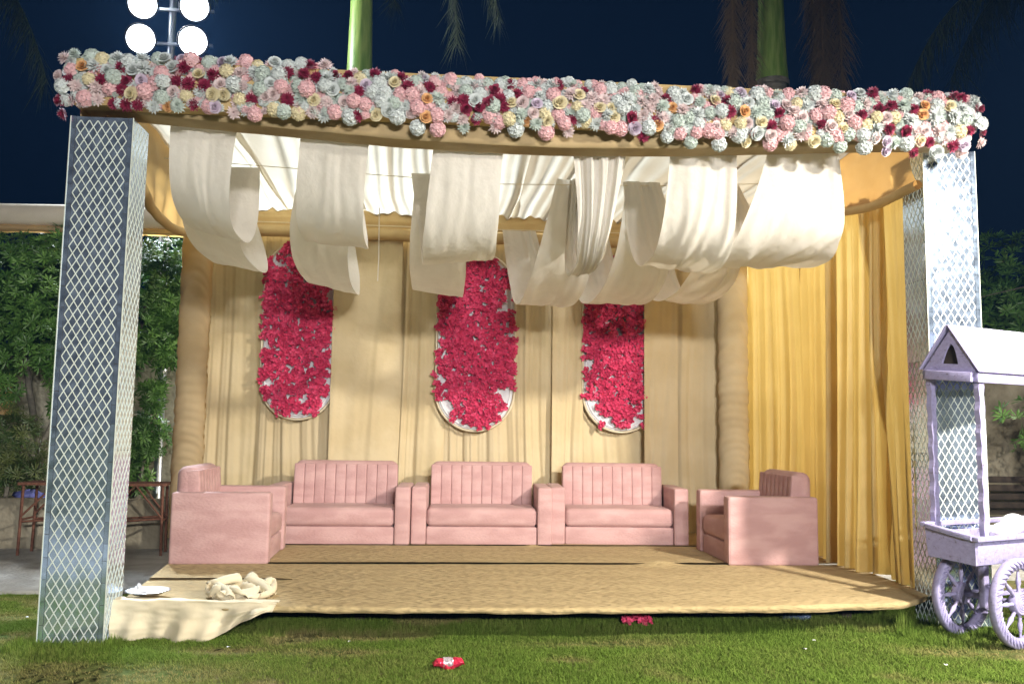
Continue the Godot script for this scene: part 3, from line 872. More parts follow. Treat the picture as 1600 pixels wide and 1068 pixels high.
# a length of cloth hanging in a U between two supports
func swag(label: String, xt: Vector2, xb: Vector2, xr: Vector2, zf: float, zr: float, yf: float, yr: float, low: Vector2, gather := 0.0, sd := 0) -> void:
	var o := part("cloth_swag", sheet(func(u: float, v: float):
		var a := v * PI
		var c := cos(a)
		var z: float = (zf + zr) / 2 + (zf - zr) / 2 * sign(c) * pow(abs(c), 0.8)
		var s := pow(sin(a), 0.6) if v > 0 and v < 1 else 0.0
		var y := lerpf(lerpf(yf, yr, smoothstep(0.0, 1.0, v)), lerpf(low.x, low.y, u), s)
		var xa: float
		if v < 0.5:
			xa = lerp(lerp(xt.x, xb.x, s), lerp(xt.y, xb.y, s), u)
		else:
			xa = lerp(lerp(xr.x, xb.x, s), lerp(xr.y, xb.y, s), u)
		var amp := 0.003 + 0.035 * gather + 0.006 * s
		var w := u * (1.1 + 2.2 * gather) + 0.9 * n2(u * 40, v * 40, sd)
		var f := amp * (sin(w * TAU + sd) + 0.5 * sin(w * 2.7 * TAU + 2.0 * sd))
		f += 0.022 * n2(u * 45, v * 60, sd + 5)
		var tilt := 0.10 * (u - 0.5) * sin(a)
		return Vector3(xa + 0.012 * n2(v * 140, u * 30, sd + 9), y - f * 0.6 * s, z + f * (1.0 - 0.5 * s) + tilt), 36, 60), M.ivory)
	tag(o, label, "draped cloth", "ivory cloths looped under the canopy")

func make_swags() -> void:
	var zm := -1.72
	var A := [
		["front ivory cloth loop nearest the left valance", Vector2(0.60, 1.12), Vector2(0.54, 1.0), Vector2(0.40, 0.98), Vector2(3.15, 3.03), 0.0],
		["front ivory cloth loop left of the middle flower panel, second from left", Vector2(1.59, 2.12), Vector2(1.49, 2.03), Vector2(1.38, 1.86), Vector2(3.08, 3.01), 0.0],
		["front ivory cloth loop hanging before the middle flower panel", Vector2(2.61, 3.14), Vector2(2.50, 3.10), Vector2(2.36, 2.9), Vector2(2.90, 2.94), 0.0],
		["ivory cloth loop twisted into a knot at its lower end", Vector2(3.64, 4.16), Vector2(3.78, 3.98), Vector2(3.85, 4.1), Vector2(2.83, 2.88), 1.0],
		["front ivory cloth loop right of the knotted one, with gathered hem", Vector2(4.46, 4.98), Vector2(4.44, 5.02), Vector2(4.36, 4.72), Vector2(2.94, 2.88), 0.30],
		["bright white front cloth loop nearest the gold curtains", Vector2(5.31, 5.80), Vector2(5.04, 5.95), Vector2(5.2, 5.5), Vector2(2.95, 2.95), 0.35]]
	for k in A.size():
		var a: Array = A[k]
		swag(a[0], a[1], a[2], a[3], -0.34, zm, 3.97, 3.86, a[4], a[5], k)
	var Bq := [
		["rear ivory cloth loop low behind the leftmost front loop", Vector2(0.42, 0.90), Vector2(0.16, 0.70), Vector2(-0.2, 0.42), Vector2(3.28, 3.16), 0.0],
		["rear ivory cloth loop overlapping the left flower panel's right edge", Vector2(1.34, 1.85), Vector2(1.19, 1.75), Vector2(1.02, 1.55), Vector2(3.07, 2.93), 0.0],
		["rear ivory cloth loop overlapping the middle flower panel's top left", Vector2(2.41, 2.89), Vector2(2.34, 2.90), Vector2(2.3, 2.85), Vector2(3.03, 2.93), 0.0],
		["rear ivory cloth loop between the middle and right flower panels", Vector2(3.73, 4.10), Vector2(3.52, 4.10), Vector2(3.39, 3.80), Vector2(2.90, 2.85), 0.3],
		["rear ivory cloth loop covering the top of the right flower panel", Vector2(4.40, 4.72), Vector2(4.30, 4.92), Vector2(4.2, 4.7), Vector2(2.92, 2.90), 0.3],
		["rear ivory cloth loop beside the ruched right back post", Vector2(5.22, 5.50), Vector2(5.14, 5.62), Vector2(5.05, 5.45), Vector2(2.97, 2.93), 0.4]]
	for k in Bq.size():
		var a: Array = Bq[k]
		swag(a[0], a[1], a[2], a[3], zm - 0.02, -4.25, 3.86, 3.93, a[4], a[5], k + 10)
	var st := part("hanging_string", tube([Vector3(1.93, 4.0, -3.6), Vector3(1.94, 3.4, -3.6), Vector3(1.935, 3.15, -3.6)], 0.006, 6), M.ivory)
	tag(st, "thin loose string hanging beside the second rear cloth loop", "string")

# ---------------------------------------------------------------- backdrop
func curtain(called: String, label: String, group: String, a: Vector3, b: Vector3, top: float, bot: float, folds: float, amp: float, flare: float, m: Material, sd: int, lean := 0.0) -> void:
	var along := (b - a)
	var nrm := Vector3(-along.z, 0, along.x).normalized()
	if nrm.z < 0 and abs(nrm.z) > 0.5:
		nrm = -nrm
	var o := part(called, sheet(func(u: float, v: float):
		var w: float = folds * (u + 0.05 * n2(u * 30, v * 12, sd)) + 0.9 * n2(u * 22, v * 16, sd + 2)
		var f := amp * (0.55 + flare * v) * (sin(w * TAU) + 0.4 * sin(w * 2.6 * TAU + sd) + 0.18 * sin(w * 5.3 * TAU + 2.0 * sd) + 0.8 * n2(u * 90, v * 25, sd + 4))
		var p := a + along * (u + lean * v * (1.0 - u))
		p += nrm * f
		p.y = lerp(top, bot, v) + 0.02 * n2(u * 90, 1.0, sd) * v
		return p, int(50 + folds * 18), 44), m)
	tag(o, label, "curtain", group)

func make_backdrop() -> void:
	var g := "tan curtains of the backdrop"
	# base layer
	var xs := [-0.28, 0.50, 1.38, 2.16, 2.72, 3.62, 4.35, 5.35, 6.2]
	var names := ["tan backdrop curtain between the left post and left flower panel", "tan backdrop curtain behind the left flower panel", "tan backdrop curtain right of the left flower panel, under the seam", "narrow tan backdrop curtain left of the middle flower panel", "tan backdrop curtain behind the middle flower panel", "tan backdrop curtain between the middle and right flower panels", "tan backdrop curtain behind the right flower panel", "tan backdrop curtain next to the ruched right post"]
	for k in xs.size() - 1:
		curtain("backdrop_curtain", names[k], g, Vector3(xs[k] - 0.02, 0, -4.62 + 0.015 * (k % 2)), Vector3(xs[k + 1] + 0.04, 0, -4.62 + 0.015 * (k % 2)), 4.0, 0.25, [2.0, 2.5, 2.0, 1.5, 3.0, 2.0, 2.0, 2.5][k], 0.018, 0.8, M.backdrop if k % 3 != 1 else M.backdrop2, 100 + k)
	# overlapping lengths that cover the panels' right edges
	curtain("backdrop_curtain", "tan curtain hanging over the right edge of the left flower panel", g, Vector3(1.345, 0, -4.42), Vector3(2.17, 0, -4.45), 3.9, 0.25, 1.5, 0.010, 0.9, M.backdrop, 120)
	curtain("backdrop_curtain", "tan curtain hanging over the right edge of the right flower panel", g, Vector3(5.19, 0, -4.42), Vector3(5.62, 0, -4.45), 3.95, 0.25, 1.0, 0.012, 1.0, M.backdrop2, 121)
	curtain("backdrop_curtain", "narrow tan curtain length left of the right flower panel", g, Vector3(4.05, 0, -4.50), Vector3(4.44, 0, -4.50), 3.9, 0.25, 1.0, 0.012, 1.2, M.backdrop, 122)
	# ruched post covers
	for s in [[-0.26, "left", 0.2], [6.33, "right", 0.21]]:
		var t := thing("ruched_post_cover", "gathered tan cloth sleeve with swag folds around the %s back post" % s[1], "post cover", Vector3(s[0], 0, -4.3 if s[1] == "left" else -4.42))
		part("sleeve", sheet(func(u: float, v: float):
			var a := u * TAU
			var y: float = lerp(3.95, 0.2, v)
			var c := cos(a)
			var drape := 3.95 - y + 0.30 * sin(a) * (0.5 + 0.5 * sin(v * 9.0)) + 0.05 * n2(a * 12, v * 60, s[0] + 3)
			var f := 0.012 * sin(drape * TAU / 0.12 + 5.0 * n2(v * 45, a * 6, 8)) + 0.014 * sin(drape * TAU / 0.37 + 3.0 * n2(v * 25, a * 8, 5))
			f *= 0.3 + 0.9 * (0.5 + 0.5 * n2(v * 40, 5, s[0]))
			return Vector3(c * (s[2] * 0.88 + f * 0.6), y, sin(a) * (0.13 + f * 0.6)), 40, 190), M.sleeve if s[1] == "left" else M.backdrop2, t)
		part("post", box(Vector3(0.05, 4.0, 0.05), Vector3(0, 2.1, 0)), M.steel, t)

	# gold curtains along the right side
	var gg := "gold curtains along the right side"
	curtain("gold_curtain", "gold curtain length nearest the ruched right back post", gg, Vector3(6.50, 0, -4.62), Vector3(6.66, 0, -3.0), 3.8, 0.26, 5.0, 0.05, 0.9, M.gold, 140)
	curtain("gold_curtain", "gold curtain length behind the right armchair's backrest", gg, Vector3(6.66, 0, -3.05), Vector3(6.60, 0, -1.95), 3.75, 0.26, 5.0, 0.05, 1.0, M.gold, 141)
	curtain("gold_curtain", "wide gold curtain length with scalloped hem, left of the dark slit", gg, Vector3(6.52, 0, -2.15), Vector3(6.62, 0, -1.17), 3.7, 0.26, 5.0, 0.05, 1.3, M.gold, 142, -0.08)
	curtain("gold_curtain", "narrow gold curtain length between the dark slit and the right pillar", gg, Vector3(6.70, 0, -1.55), Vector3(6.58, 0, -0.62), 3.65, 0.25, 3.0, 0.03, 1.0, M.gold, 143, 0.46)

func capsule(w: float, y0: float, y1: float, n := 14) -> PackedVector2Array:
	var p := PackedVector2Array()
	var r := w / 2
	for k in n + 1:
		var a := PI + PI * k / n
		p.append(Vector2(cos(a) * r, y0 + r + sin(a) * r))
	for k in n + 1:
		var a := PI * k / n
		p.append(Vector2(cos(a) * r, y1 - r + sin(a) * r))
	return p

func make_flower_panels() -> void:
	var sp := []
	for k in 4:
		sp.append(flower_mesh("spray"))
	var reds := [M.petal.crimson, M.petal.rose_red, M.petal.deep_red, M.petal.crimson]
	# x centre, width, bottom, top, bare spots (u, v, radius) in the panel's own units
	var P := [
		["left rounded white panel covered with red flowers, top hidden by the beam", 0.945, 0.86, 1.60, 3.74, [[0.95, 0.30, 0.11], [0.03, 0.60, 0.07], [0.33, 0.66, 0.05], [0.72, 0.71, 0.06], [0.12, 0.80, 0.08], [0.58, 0.88, 0.06], [0.97, 0.80, 0.08], [0.0, 0.72, 0.06], [0.95, 0.93, 0.14], [0.05, 0.95, 0.15], [0.5, 1.0, 0.10], [0.08, 0.06, 0.12], [0.9, 0.05, 0.14], [0.15, 0.12, 0.08]]],
		["middle rounded white panel covered with red flowers", 3.095, 0.93, 1.49, 3.67, [[0.95, 0.30, 0.09], [0.94, 0.24, 0.07], [0.95, 0.47, 0.06], [0.08, 0.60, 0.05], [0.06, 0.73, 0.06], [0.9, 0.80, 0.11], [0.12, 0.88, 0.13], [0.95, 0.92, 0.13], [0.3, 0.99, 0.10], [0.80, 0.99, 0.10], [0.05, 0.97, 0.12], [0.9, 0.03, 0.16], [0.55, 0.52, 0.03]]],
		["right rounded white panel of red flowers, cut off by a curtain", 4.92, 0.93, 1.50, 3.67, [[0.04, 0.62, 0.08], [0.06, 0.86, 0.12], [0.18, 0.93, 0.10], [0.35, 0.98, 0.09], [0.65, 0.97, 0.10], [0.9, 0.97, 0.14], [0.05, 0.97, 0.14], [0.3, 0.72, 0.03]]]]
	for e in P:
		var t := thing("flower_display", e[0], "flower display", Vector3(e[1], 0, -4.5), 0.0, "red flower panels on the backdrop")
		var w: float = e[2]
		part("board", prism(capsule(w, e[3], e[4]), 0.03), M.board, t).position = Vector3(0, 0, 0.0)
		for q in [[0.018, 0.012, 0.012], [-0.03, 0.008, 0.008]]:
			var pts := []
			for p in capsule(w + q[0] * 2, e[3] - q[0], e[4] + q[0], 20):
				pts.append(Vector3(p.x, p.y, q[2]))
			pts.append(pts[0])
			part("rim", tube(pts, q[1] + 0.004, 6), M.rim if q[0] > 0 else M.white, t)
		var extra := []
		var n := 0
		var row := 0
		var step := 0.066
		var y: float = e[4] - 0.02
		while y > e[3] + 0.03:
			var x := -w / 2 + 0.0 + (step / 2 if row % 2 else 0.0)
			while x < w / 2 + 0.03:
				var px := x + rng.randf_range(-0.022, 0.022)
				var py := y + rng.randf_range(-0.022, 0.022)
				var u := px / w + 0.5
				var v: float = (e[4] - py) / (e[4] - e[3])
				var ok := true
				for h in e[5]:
					if Vector2((u - h[0]) * w, (v - h[1]) * (e[4] - e[3])).length() < h[2] * w * 1.0:
						ok = false
				var r: float = w / 2
				var cy: float = clampf(py, e[3] + r, e[4] - r)
				if Vector2(px, py - cy).length() > r + 0.015:
					ok = false
				if e[1] + px > 5.17 or (e[1] < 1.0 and e[1] + px > 1.33):
					ok = false
				if ok:
					var late := n >= 300 or rng.randf() > 0.62
					var bloom: Mesh = sp[rng.randi() % 4]
					var place := aim(Vector3(rng.randfn() * 0.4, rng.randfn() * 0.4 + 0.1, 1).normalized(), rng.randf() * TAU, rng.randf_range(0.054, 0.072), Vector3(px, py, 0.025 + rng.randf() * 0.045))
					if late:
						extra.append([bloom, place])
					else:
						part("flower", bloom, reds[rng.randi() % 4], t).transform = place
						n += 1
				x += step
			y -= step * 0.86
			row += 1
		var xs := SurfaceTool.new()
		for q in extra:
			xs.append_from(q[0], 0, q[1])
		part("flowers_massed", xs.commit(), M.petal.crimson, t).set_meta("kind", "stuff")

func make_garland() -> void:
	var t := thing("flower_garland", "long garland of white, pink and burgundy flowers along the front beam", "garland", Vector3.ZERO)
	part("foam_backing", box(Vector3(6.66, 0.34, 0.12), Vector3(3.36, 3.925, -0.015)), M.tan, t)
	var kinds := {}
	for k in ["rose", "daisy", "cluster", "ruffle"]:
		kinds[k] = [flower_mesh(k), flower_mesh(k)]
	var pick := [["cluster", "white", 0.062], ["daisy", "white", 0.064], ["cluster", "mint", 0.062], ["daisy", "mint", 0.062], ["cluster", "pink", 0.062], ["daisy", "blush", 0.060], ["rose", "blush", 0.050], ["daisy", "burgundy", 0.058], ["ruffle", "burgundy", 0.054], ["rose", "cream", 0.054], ["cluster", "cream", 0.056], ["rose", "peach", 0.048], ["rose", "lilac", 0.05], ["rose", "white", 0.055]]
	var weight := [15, 12, 11, 8, 18, 14, 6, 17, 6, 5, 6, 3, 5, 4]
	var n := 0
	var rest := {}
	var spots := []
	for row in 5:
		var x := -0.06 + (0.045 if row % 2 else 0.0)
		while x < 6.82:
			spots.append([x, row])
			x += 0.092
	for row in [-1, 5]:
		var x := -0.02
		while x < 6.8:
			spots.append([x, row])
			x += 0.125 if row == -1 else 0.19
	for s in spots:
		var x: float = clampf(s[0] + rng.randf_range(-0.025, 0.025), -0.05, 6.77)
		var row: int = s[1]
		var top := 4.085 + 0.02 * sin(x * 1.3) - (0.045 if x > 1.82 else 0.0) + 0.03 * smoothstep(5.2, 6.7, x)
		var lo := 3.765 - 0.035 * smoothstep(3.0, 5.0, x) + 0.012 * sin(x * 9.0)
		var f := row / 4.0
		var p := Vector3(x, lerp(top, lo, f) + rng.randf_range(-0.025, 0.025), 0.055 + 0.03 * sin(clampf(f, 0.0, 1.0) * PI) + rng.randf_range(-0.015, 0.02))
		var dir := Vector3(rng.randfn() * 0.2, (0.5 - f) * 0.9 + rng.randfn() * 0.15, 1).normalized()
		if row == -1:
			p.z = -0.05
			p.y = top + 0.03
			dir = Vector3(rng.randfn() * 0.2, 1, 0.7).normalized()
		if row == 5:
			if n2(x * 60, 3, 77) < 0.05:
				continue
			p.y = lo - 0.06 + rng.randf_range(-0.015, 0.015)
			p.z = 0.02
			dir = Vector3(rng.randfn() * 0.2, -0.5, 0.9).normalized()
		if x < 0.03:
			dir = (dir + Vector3(-0.9, 0, 0)).normalized()
		if x > 6.72:
			dir = (dir + Vector3(0.9, 0, 0)).normalized()
		var r := rng.randi() % 130
		var c := 0
		while r >= weight[c]:
			r -= weight[c]
			c += 1
		var e: Array = pick[c]
		var tr := aim(dir, rng.randf() * TAU, e[2] * rng.randf_range(0.9, 1.12), p)
		var mesh: Mesh = kinds[e[0]][rng.randi() % 2]
		if row >= 0 and row < 5 and n < 300 and (x + row * 0.37) > -1.0 and rng.randf() < 0.82:
			var o := part("flower", mesh, M.petal[e[1]], t)
			o.transform = tr
			n += 1
		else:
			var key: String = e[0] + "/" + e[1]
			if not rest.has(key):
				rest[key] = []
			rest[key].append(tr)
	# small filler blooms set deep between the others
	for i in 900:
		var fx := rng.randf_range(-0.04, 6.8)
		var key: String = ["cluster/white", "cluster/mint", "daisy/blush", "cluster/pink", "daisy/white"][rng.randi() % 5]
		if not rest.has(key):
			rest[key] = []
		rest[key].append(aim(Vector3(rng.randfn() * 0.3, rng.randfn() * 0.3, 1).normalized(), rng.randf() * TAU, rng.randf_range(0.036, 0.05), Vector3(fx, rng.randf_range(3.76 - 0.035 * smoothstep(3.0, 5.0, fx), 4.08), 0.05)))
	# those past the limit: joined into one part
	var st := SurfaceTool.new()
	st.begin(Mesh.PRIMITIVE_TRIANGLES)
	var am := ArrayMesh.new()
	for key in rest:
		var q: PackedStringArray = key.split("/")
		var s := SurfaceTool.new()
		for tr in rest[key]:
			s.append_from(kinds[q[0]][0], 0, tr)
		s.commit(am)
		am.surface_set_material(am.get_surface_count() - 1, M.petal[q[1]])
	var o := MeshInstance3D.new()
	o.name = "flowers_massed"
	o.mesh = am
	o.set_meta("kind", "stuff")
	t.add_child(o, true)

# ---------------------------------------------------------------- stage and seats
const SH := 0.243

func carpet_front(x: float) -> float:
	var u := clampf((x - 0.45) / 6.15, 0.0, 1.0)
	return -0.28 + 0.27 * pow(sin(PI * clampf(u * 0.9 + 0.08, 0.0, 1.0)), 0.8)

func make_stage() -> void:
	var t := thing("stage_platform", "low stage platform covered with worn tan jute carpet", "stage", Vector3.ZERO)
	part("deck", box(Vector3(6.0, 0.05, 4.2), Vector3(3.4, SH - 0.045, -2.5)), M.wood_dark, t)
	part("front_rail", box(Vector3(5.7, 0.06, 0.05), Vector3(3.45, 0.16, -0.62)), M.wood_dark, t)
	for x in [0.75, 2.1, 3.4, 4.7, 5.95]:
		for z in [-0.66, -2.4, -4.3]:
			part("leg", box(Vector3(0.08, 0.2, 0.08), Vector3(x, 0.09, z)), M.wood_dark, t)
	# carpet lengths: [z front, z back]; the front one laps over the edge
	var left := func(z: float) -> float: return lerpf(0.45, 0.12, clampf((-z - 0.28) / 3.0, 0.0, 1.0))
	var front := part("carpet_strip", sheet(func(u: float, v: float):
		var zf := -0.28 + 0.27 * pow(sin(PI * clampf(u * 0.9 + 0.08, 0.0, 1.0)), 0.8) + 0.028 * n2(u * 130, 4, 51) + 0.010 * n2(u * 600, 4, 50)
		if u > 0.93:
			zf -= 0.30 * pow((u - 0.93) / 0.07, 1.6)
		var z: float = lerp(-2.0 + 0.012 * n2(u * 140, 8, 52), zf, clampf(v / 0.93, 0.0, 1.0))
		var x: float = lerp(left.call(z), 6.60, u)
		var y := SH + 0.004 * n2(x * 50, z * 50, 53) + 0.004
		y += 0.035 * exp(-pow((x - 4.78) / 0.16, 2.0)) * exp(-pow((z + 2.0) / 0.07, 2.0))
		if v > 0.8:
			y -= 0.015 * pow((v - 0.8) / 0.2, 2.0)
		if v > 0.93:
			var k := (v - 0.93) / 0.07
			y -= (0.032 + 0.030 * n2(u * 110, 2, 54) + 0.008 * n2(u * 700, 2, 49)) * k
			z += 0.012 * sin(k * PI)
		return Vector3(x, y, z), 150, 60), M.carpet, t)
	front.name = "carpet_strip"
	part("carpet_strip", sheet(func(u: float, v: float):
		var z := lerpf(-3.3 + 0.008 * n2(u * 120, 8, 55), -2.005 + 0.012 * n2(u * 140, 8, 52), v)
		var x: float = lerp(left.call(z), 6.72, u)
		var y := SH + 0.003 + 0.003 * n2(x * 50, z * 50, 57) + 0.02 * exp(-pow((x - 3.7) / 0.07, 2.0)) * exp(-pow((z + 3.25) / 0.05, 2.0))
		return Vector3(x, y + 0.004 + (0.012 + 0.006 * n2(u * 200, 3, 61)) * smoothstep(0.96, 1.0, v), z), 110, 50), M.carpet, t)
	part("carpet_strip", sheet(func(u: float, v: float):
		var z := lerpf(-4.58, -3.29, v)
		return Vector3(lerp(0.0, 6.75, u), SH + 0.007 + 0.002 * n2(u * 300, z * 50, 58) + 0.012 * smoothstep(0.96, 1.0, v), z), 60, 50), M.carpet, t)
	part("carpet_strip", sheet(func(u: float, v: float):
		var z := lerpf(-1.96, -1.12 + 0.01 * n2(u * 90, 3, 59), v)
		var x: float = lerp(left.call(z) + 0.0, 1.5, u)
		return Vector3(x, SH + 0.010 + 0.003 * n2(x * 50, z * 60, 60) + 0.012 * smoothstep(0.94, 1.0, v) - 0.008 * smoothstep(0.9, 1.0, u), z), 30, 40), M.carpet, t)

func sofa_parts(t: Node3D, w: float, d: float, bw: float, chans: int, armh: float) -> void:
	var aw := 0.165
	var iw := w - aw * 2
	for sg: float in [-1.0, 1.0]:
		var a := part("arm", rbox(Vector3(aw, armh, d), 0.028, 3), M.sofa, t)
		a.position = Vector3(sg * (w / 2 - aw / 2), armh / 2, 0)
		var ho := Vector2(aw / 2 - 0.012, armh / 2 - 0.012)
		part("piping", tube([Vector3(-ho.x, -ho.y, d / 2 - 0.008), Vector3(-ho.x, ho.y - 0.02, d / 2 - 0.008), Vector3(-ho.x + 0.02, ho.y, d / 2 - 0.008), Vector3(ho.x - 0.02, ho.y, d / 2 - 0.008), Vector3(ho.x, ho.y - 0.02, d / 2 - 0.008), Vector3(ho.x, -ho.y, d / 2 - 0.008)], 0.005, 6), M.sofa, a)
	part("base", rbox(Vector3(iw - 0.004, 0.195, d - 0.03), 0.02, 3), M.sofa, t).position = Vector3(0, 0.0975, -0.01)
	part("seat_cushion", rbox(Vector3(iw - 0.006, 0.20, d - 0.06), 0.055, 4, 0.012), M.sofa, t).position = Vector3(0, 0.295, 0.01)
	part("piping", tube([Vector3(-iw / 2 + 0.03, 0.255, d / 2 - 0.022), Vector3(0, 0.252, d / 2 - 0.016), Vector3(iw / 2 - 0.03, 0.255, d / 2 - 0.022)], 0.005, 6), M.sofa, t)
	# backrest of upright stitched channels with a rounded head roll
	var cw := bw / chans
	var bh := 0.50
	var bk := part("backrest", rbox(Vector3(bw, bh + 0.03, 0.20), 0.085, 5), M.sofa, t)
	bk.position = Vector3(0, 0.36 + bh / 2, -d / 2 + 0.105)
	for k in chans:
		var c := part("back_channel", rbox(Vector3(cw - 0.0015, bh - 0.02, 0.12), 0.014, 3, 0.004), M.sofa, bk)
		c.position = Vector3(-bw / 2 + cw * (k + 0.5), -0.012, 0.065)
		c.rotation.x = -0.07

func make_seats() -> void:
	var s := thing("pink_loveseat", "pink velvet loveseat at the left of the back row", "sofa", Vector3(1.612, SH, -3.735), -0.02, "pink loveseats along the backdrop")
	sofa_parts(s, 1.54, 0.82, 1.17, 10, 0.625)
	dup(s, "pink_loveseat", "pink velvet loveseat in the middle of the back row", "sofa", Vector3(3.165, SH, -3.765), -0.03, "pink loveseats along the backdrop")
	dup(s, "pink_loveseat", "pink velvet loveseat at the right of the back row", "sofa", Vector3(4.70, SH, -3.80), -0.05, "pink loveseats along the backdrop")
	var a := thing("pink_armchair", "pink velvet armchair turned sideways at the stage's left end", "armchair", Vector3(0.69, SH, -2.50), PI / 2 + 0.03, "pink armchairs at the stage ends")
	sofa_parts(a, 1.12, 0.88, 0.90, 8, 0.645)
	dup(a, "pink_armchair", "pink velvet armchair turned sideways before the gold curtains", "armchair", Vector3(5.875, SH, -2.50), -PI / 2 - 0.01, "pink armchairs at the stage ends")

# pushes an n x n sheet of cloth together on the floor until it buckles into folds
func crumple(n: int, gap: float) -> PackedVector3Array:
	var r := RandomNumberGenerator.new()
	r.seed = 12
	var p := PackedVector3Array()
	var old := PackedVector3Array()
	for j in n:
		for i in n:
			var x := (i - n * 0.5) * gap
			var z := (j - n * 0.5) * gap
			var q := Vector3(x, 0.05 + 0.09 * (1.0 + n2(x * 130, z * 130, 79)) + r.randf() * 0.01, z)
			p.append(q)
			old.append(q)
	var links := []
	for j in n:
		for i in n:
			for d in [[1, 0, 1.0], [0, 1, 1.0], [1, 1, 1.4142], [-1, 1, 1.4142], [3, 0, 2.75], [0, 3, 2.75]]:
				var x: int = i + d[0]
				var z: int = j + d[1]
				if x >= 0 and x < n and z < n:
					links.append([j * n + i, z * n + x, d[2] * gap, 1.0 if d[2] < 2.0 else 0.25])
	var steps := 90
	for step in steps:
		var close := lerpf(1.0, 0.0, clampf(step / 60.0, 0.0, 1.0))
		var rx := lerpf(0.25, gap * n * 0.75, close)
		var rz := lerpf(0.27, gap * n * 0.75, close)
		for k in p.size():
			var q := p[k]
			var move := (q - old[k]) * 0.9
			old[k] = q
			q += move + Vector3(0, -0.0012, 0)
			p[k] = q
		for it in 3:
			for l in links:
				var a: Vector3 = p[l[0]]
				var b: Vector3 = p[l[1]]
				var d := b - a
				var len := d.length()
				if l[3] < 1.0 and len > l[2]:
					continue
				var f: Vector3 = d * (0.5 * l[3] * (1.0 - l[2] / maxf(len, 1e-5)))
				p[l[0]] = a + f
				p[l[1]] = b - f
			for k in p.size():
				var q := p[k]
				var e := Vector2(q.x / rx, q.z / rz)
				var m := e.length()
				if m > 1.0:
					q.x /= lerpf(1.0, m, 0.5)
					q.z /= lerpf(1.0, m, 0.5)
				q.y = clampf(q.y, 0.0, 0.20)
				p[k] = q
	return p

func make_cloth_heap() -> void:
	var c := thing("cream_cloth", "crumpled cream cloth heaped on the stage corner and hanging to the grass", "cloth", Vector3.ZERO)
	part("hanging_part", sheet(func(u: float, v: float):
		var x := lerpf(0.425, 1.58, u)
		var bot := lerpf(0.012, 0.215, smoothstep(0.55, 1.0, u))
		var top := SH + 0.03
		var hang := clampf((v - 0.2) / 0.8, 0.0, 1.0)
		var fold := sin(u * 17.0 + 3.0 * n2(u * 50, v * 20, 70)) + 0.5 * sin(u * 41.0 + v * 3.0)
		var z := carpet_front(x) + 0.035 + (0.035 * fold + 0.03) * smoothstep(0.0, 0.8, hang) + 0.035 * n2(u * 110, v * 90, 71)
		var y := lerpf(top, bot, hang) + 0.012 * n2(u * 120, v * 50, 72)
		if v < 0.2:
			z -= (0.2 - v) * 0.5
			y = top + 0.012 * n2(u * 160, v * 200, 73)
		z += 0.03 * sin(hang * PI) * n2(u * 60, 4.0, 77)
		return Vector3(x + 0.05 * v * (0.4 - u), y, z), 90, 40), M.cream, c)
	# the heap: a low mound with rolled and looped folds lying over it
	var hs := SurfaceTool.new()
	var centre := Vector3(1.25, SH + 0.012, -0.44)
	var pts := crumple(38, 0.030)
	hs.append_from(sheet(func(u: float, v: float):
		var q: Vector3 = pts[int(round(v * 37)) * 38 + int(round(u * 37))]
		return centre + q, 37, 37), 0, Transform3D())
	part("heaped_part", hs.commit(), M.cream, c)
	var p := thing("steel_platter", "round steel platter with a crumpled napkin on the stage's left corner", "platter", Vector3(0.60, SH + 0.035, -0.36))
	part("dish", lathe([Vector2(0.0, 0.0), Vector2(0.10, 0.0), Vector2(0.125, 0.018), Vector2(0.155, 0.022), Vector2(0.155, 0.026), Vector2(0.12, 0.024), Vector2(0.098, 0.006), Vector2(0, 0.006)], 28), M.steel, p)
	var np := part("paper_napkin", sheet(func(u: float, v: float):
		var a := u * TAU
		var r := v * 0.06 * (1.0 + 0.5 * n2(cos(a) * 90, sin(a) * 90, 4))
		return Vector3(cos(a) * r - 0.07, 0.012 + 0.05 * (1.0 - v) * (1.0 + n2(cos(a) * v * 160, sin(a) * v * 160, 6)), sin(a) * r * 0.8 - 0.02), 22, 10), M.white)
	np.position = p.position
	tag(np, "crumpled white paper napkin lying on the steel platter", "napkin")

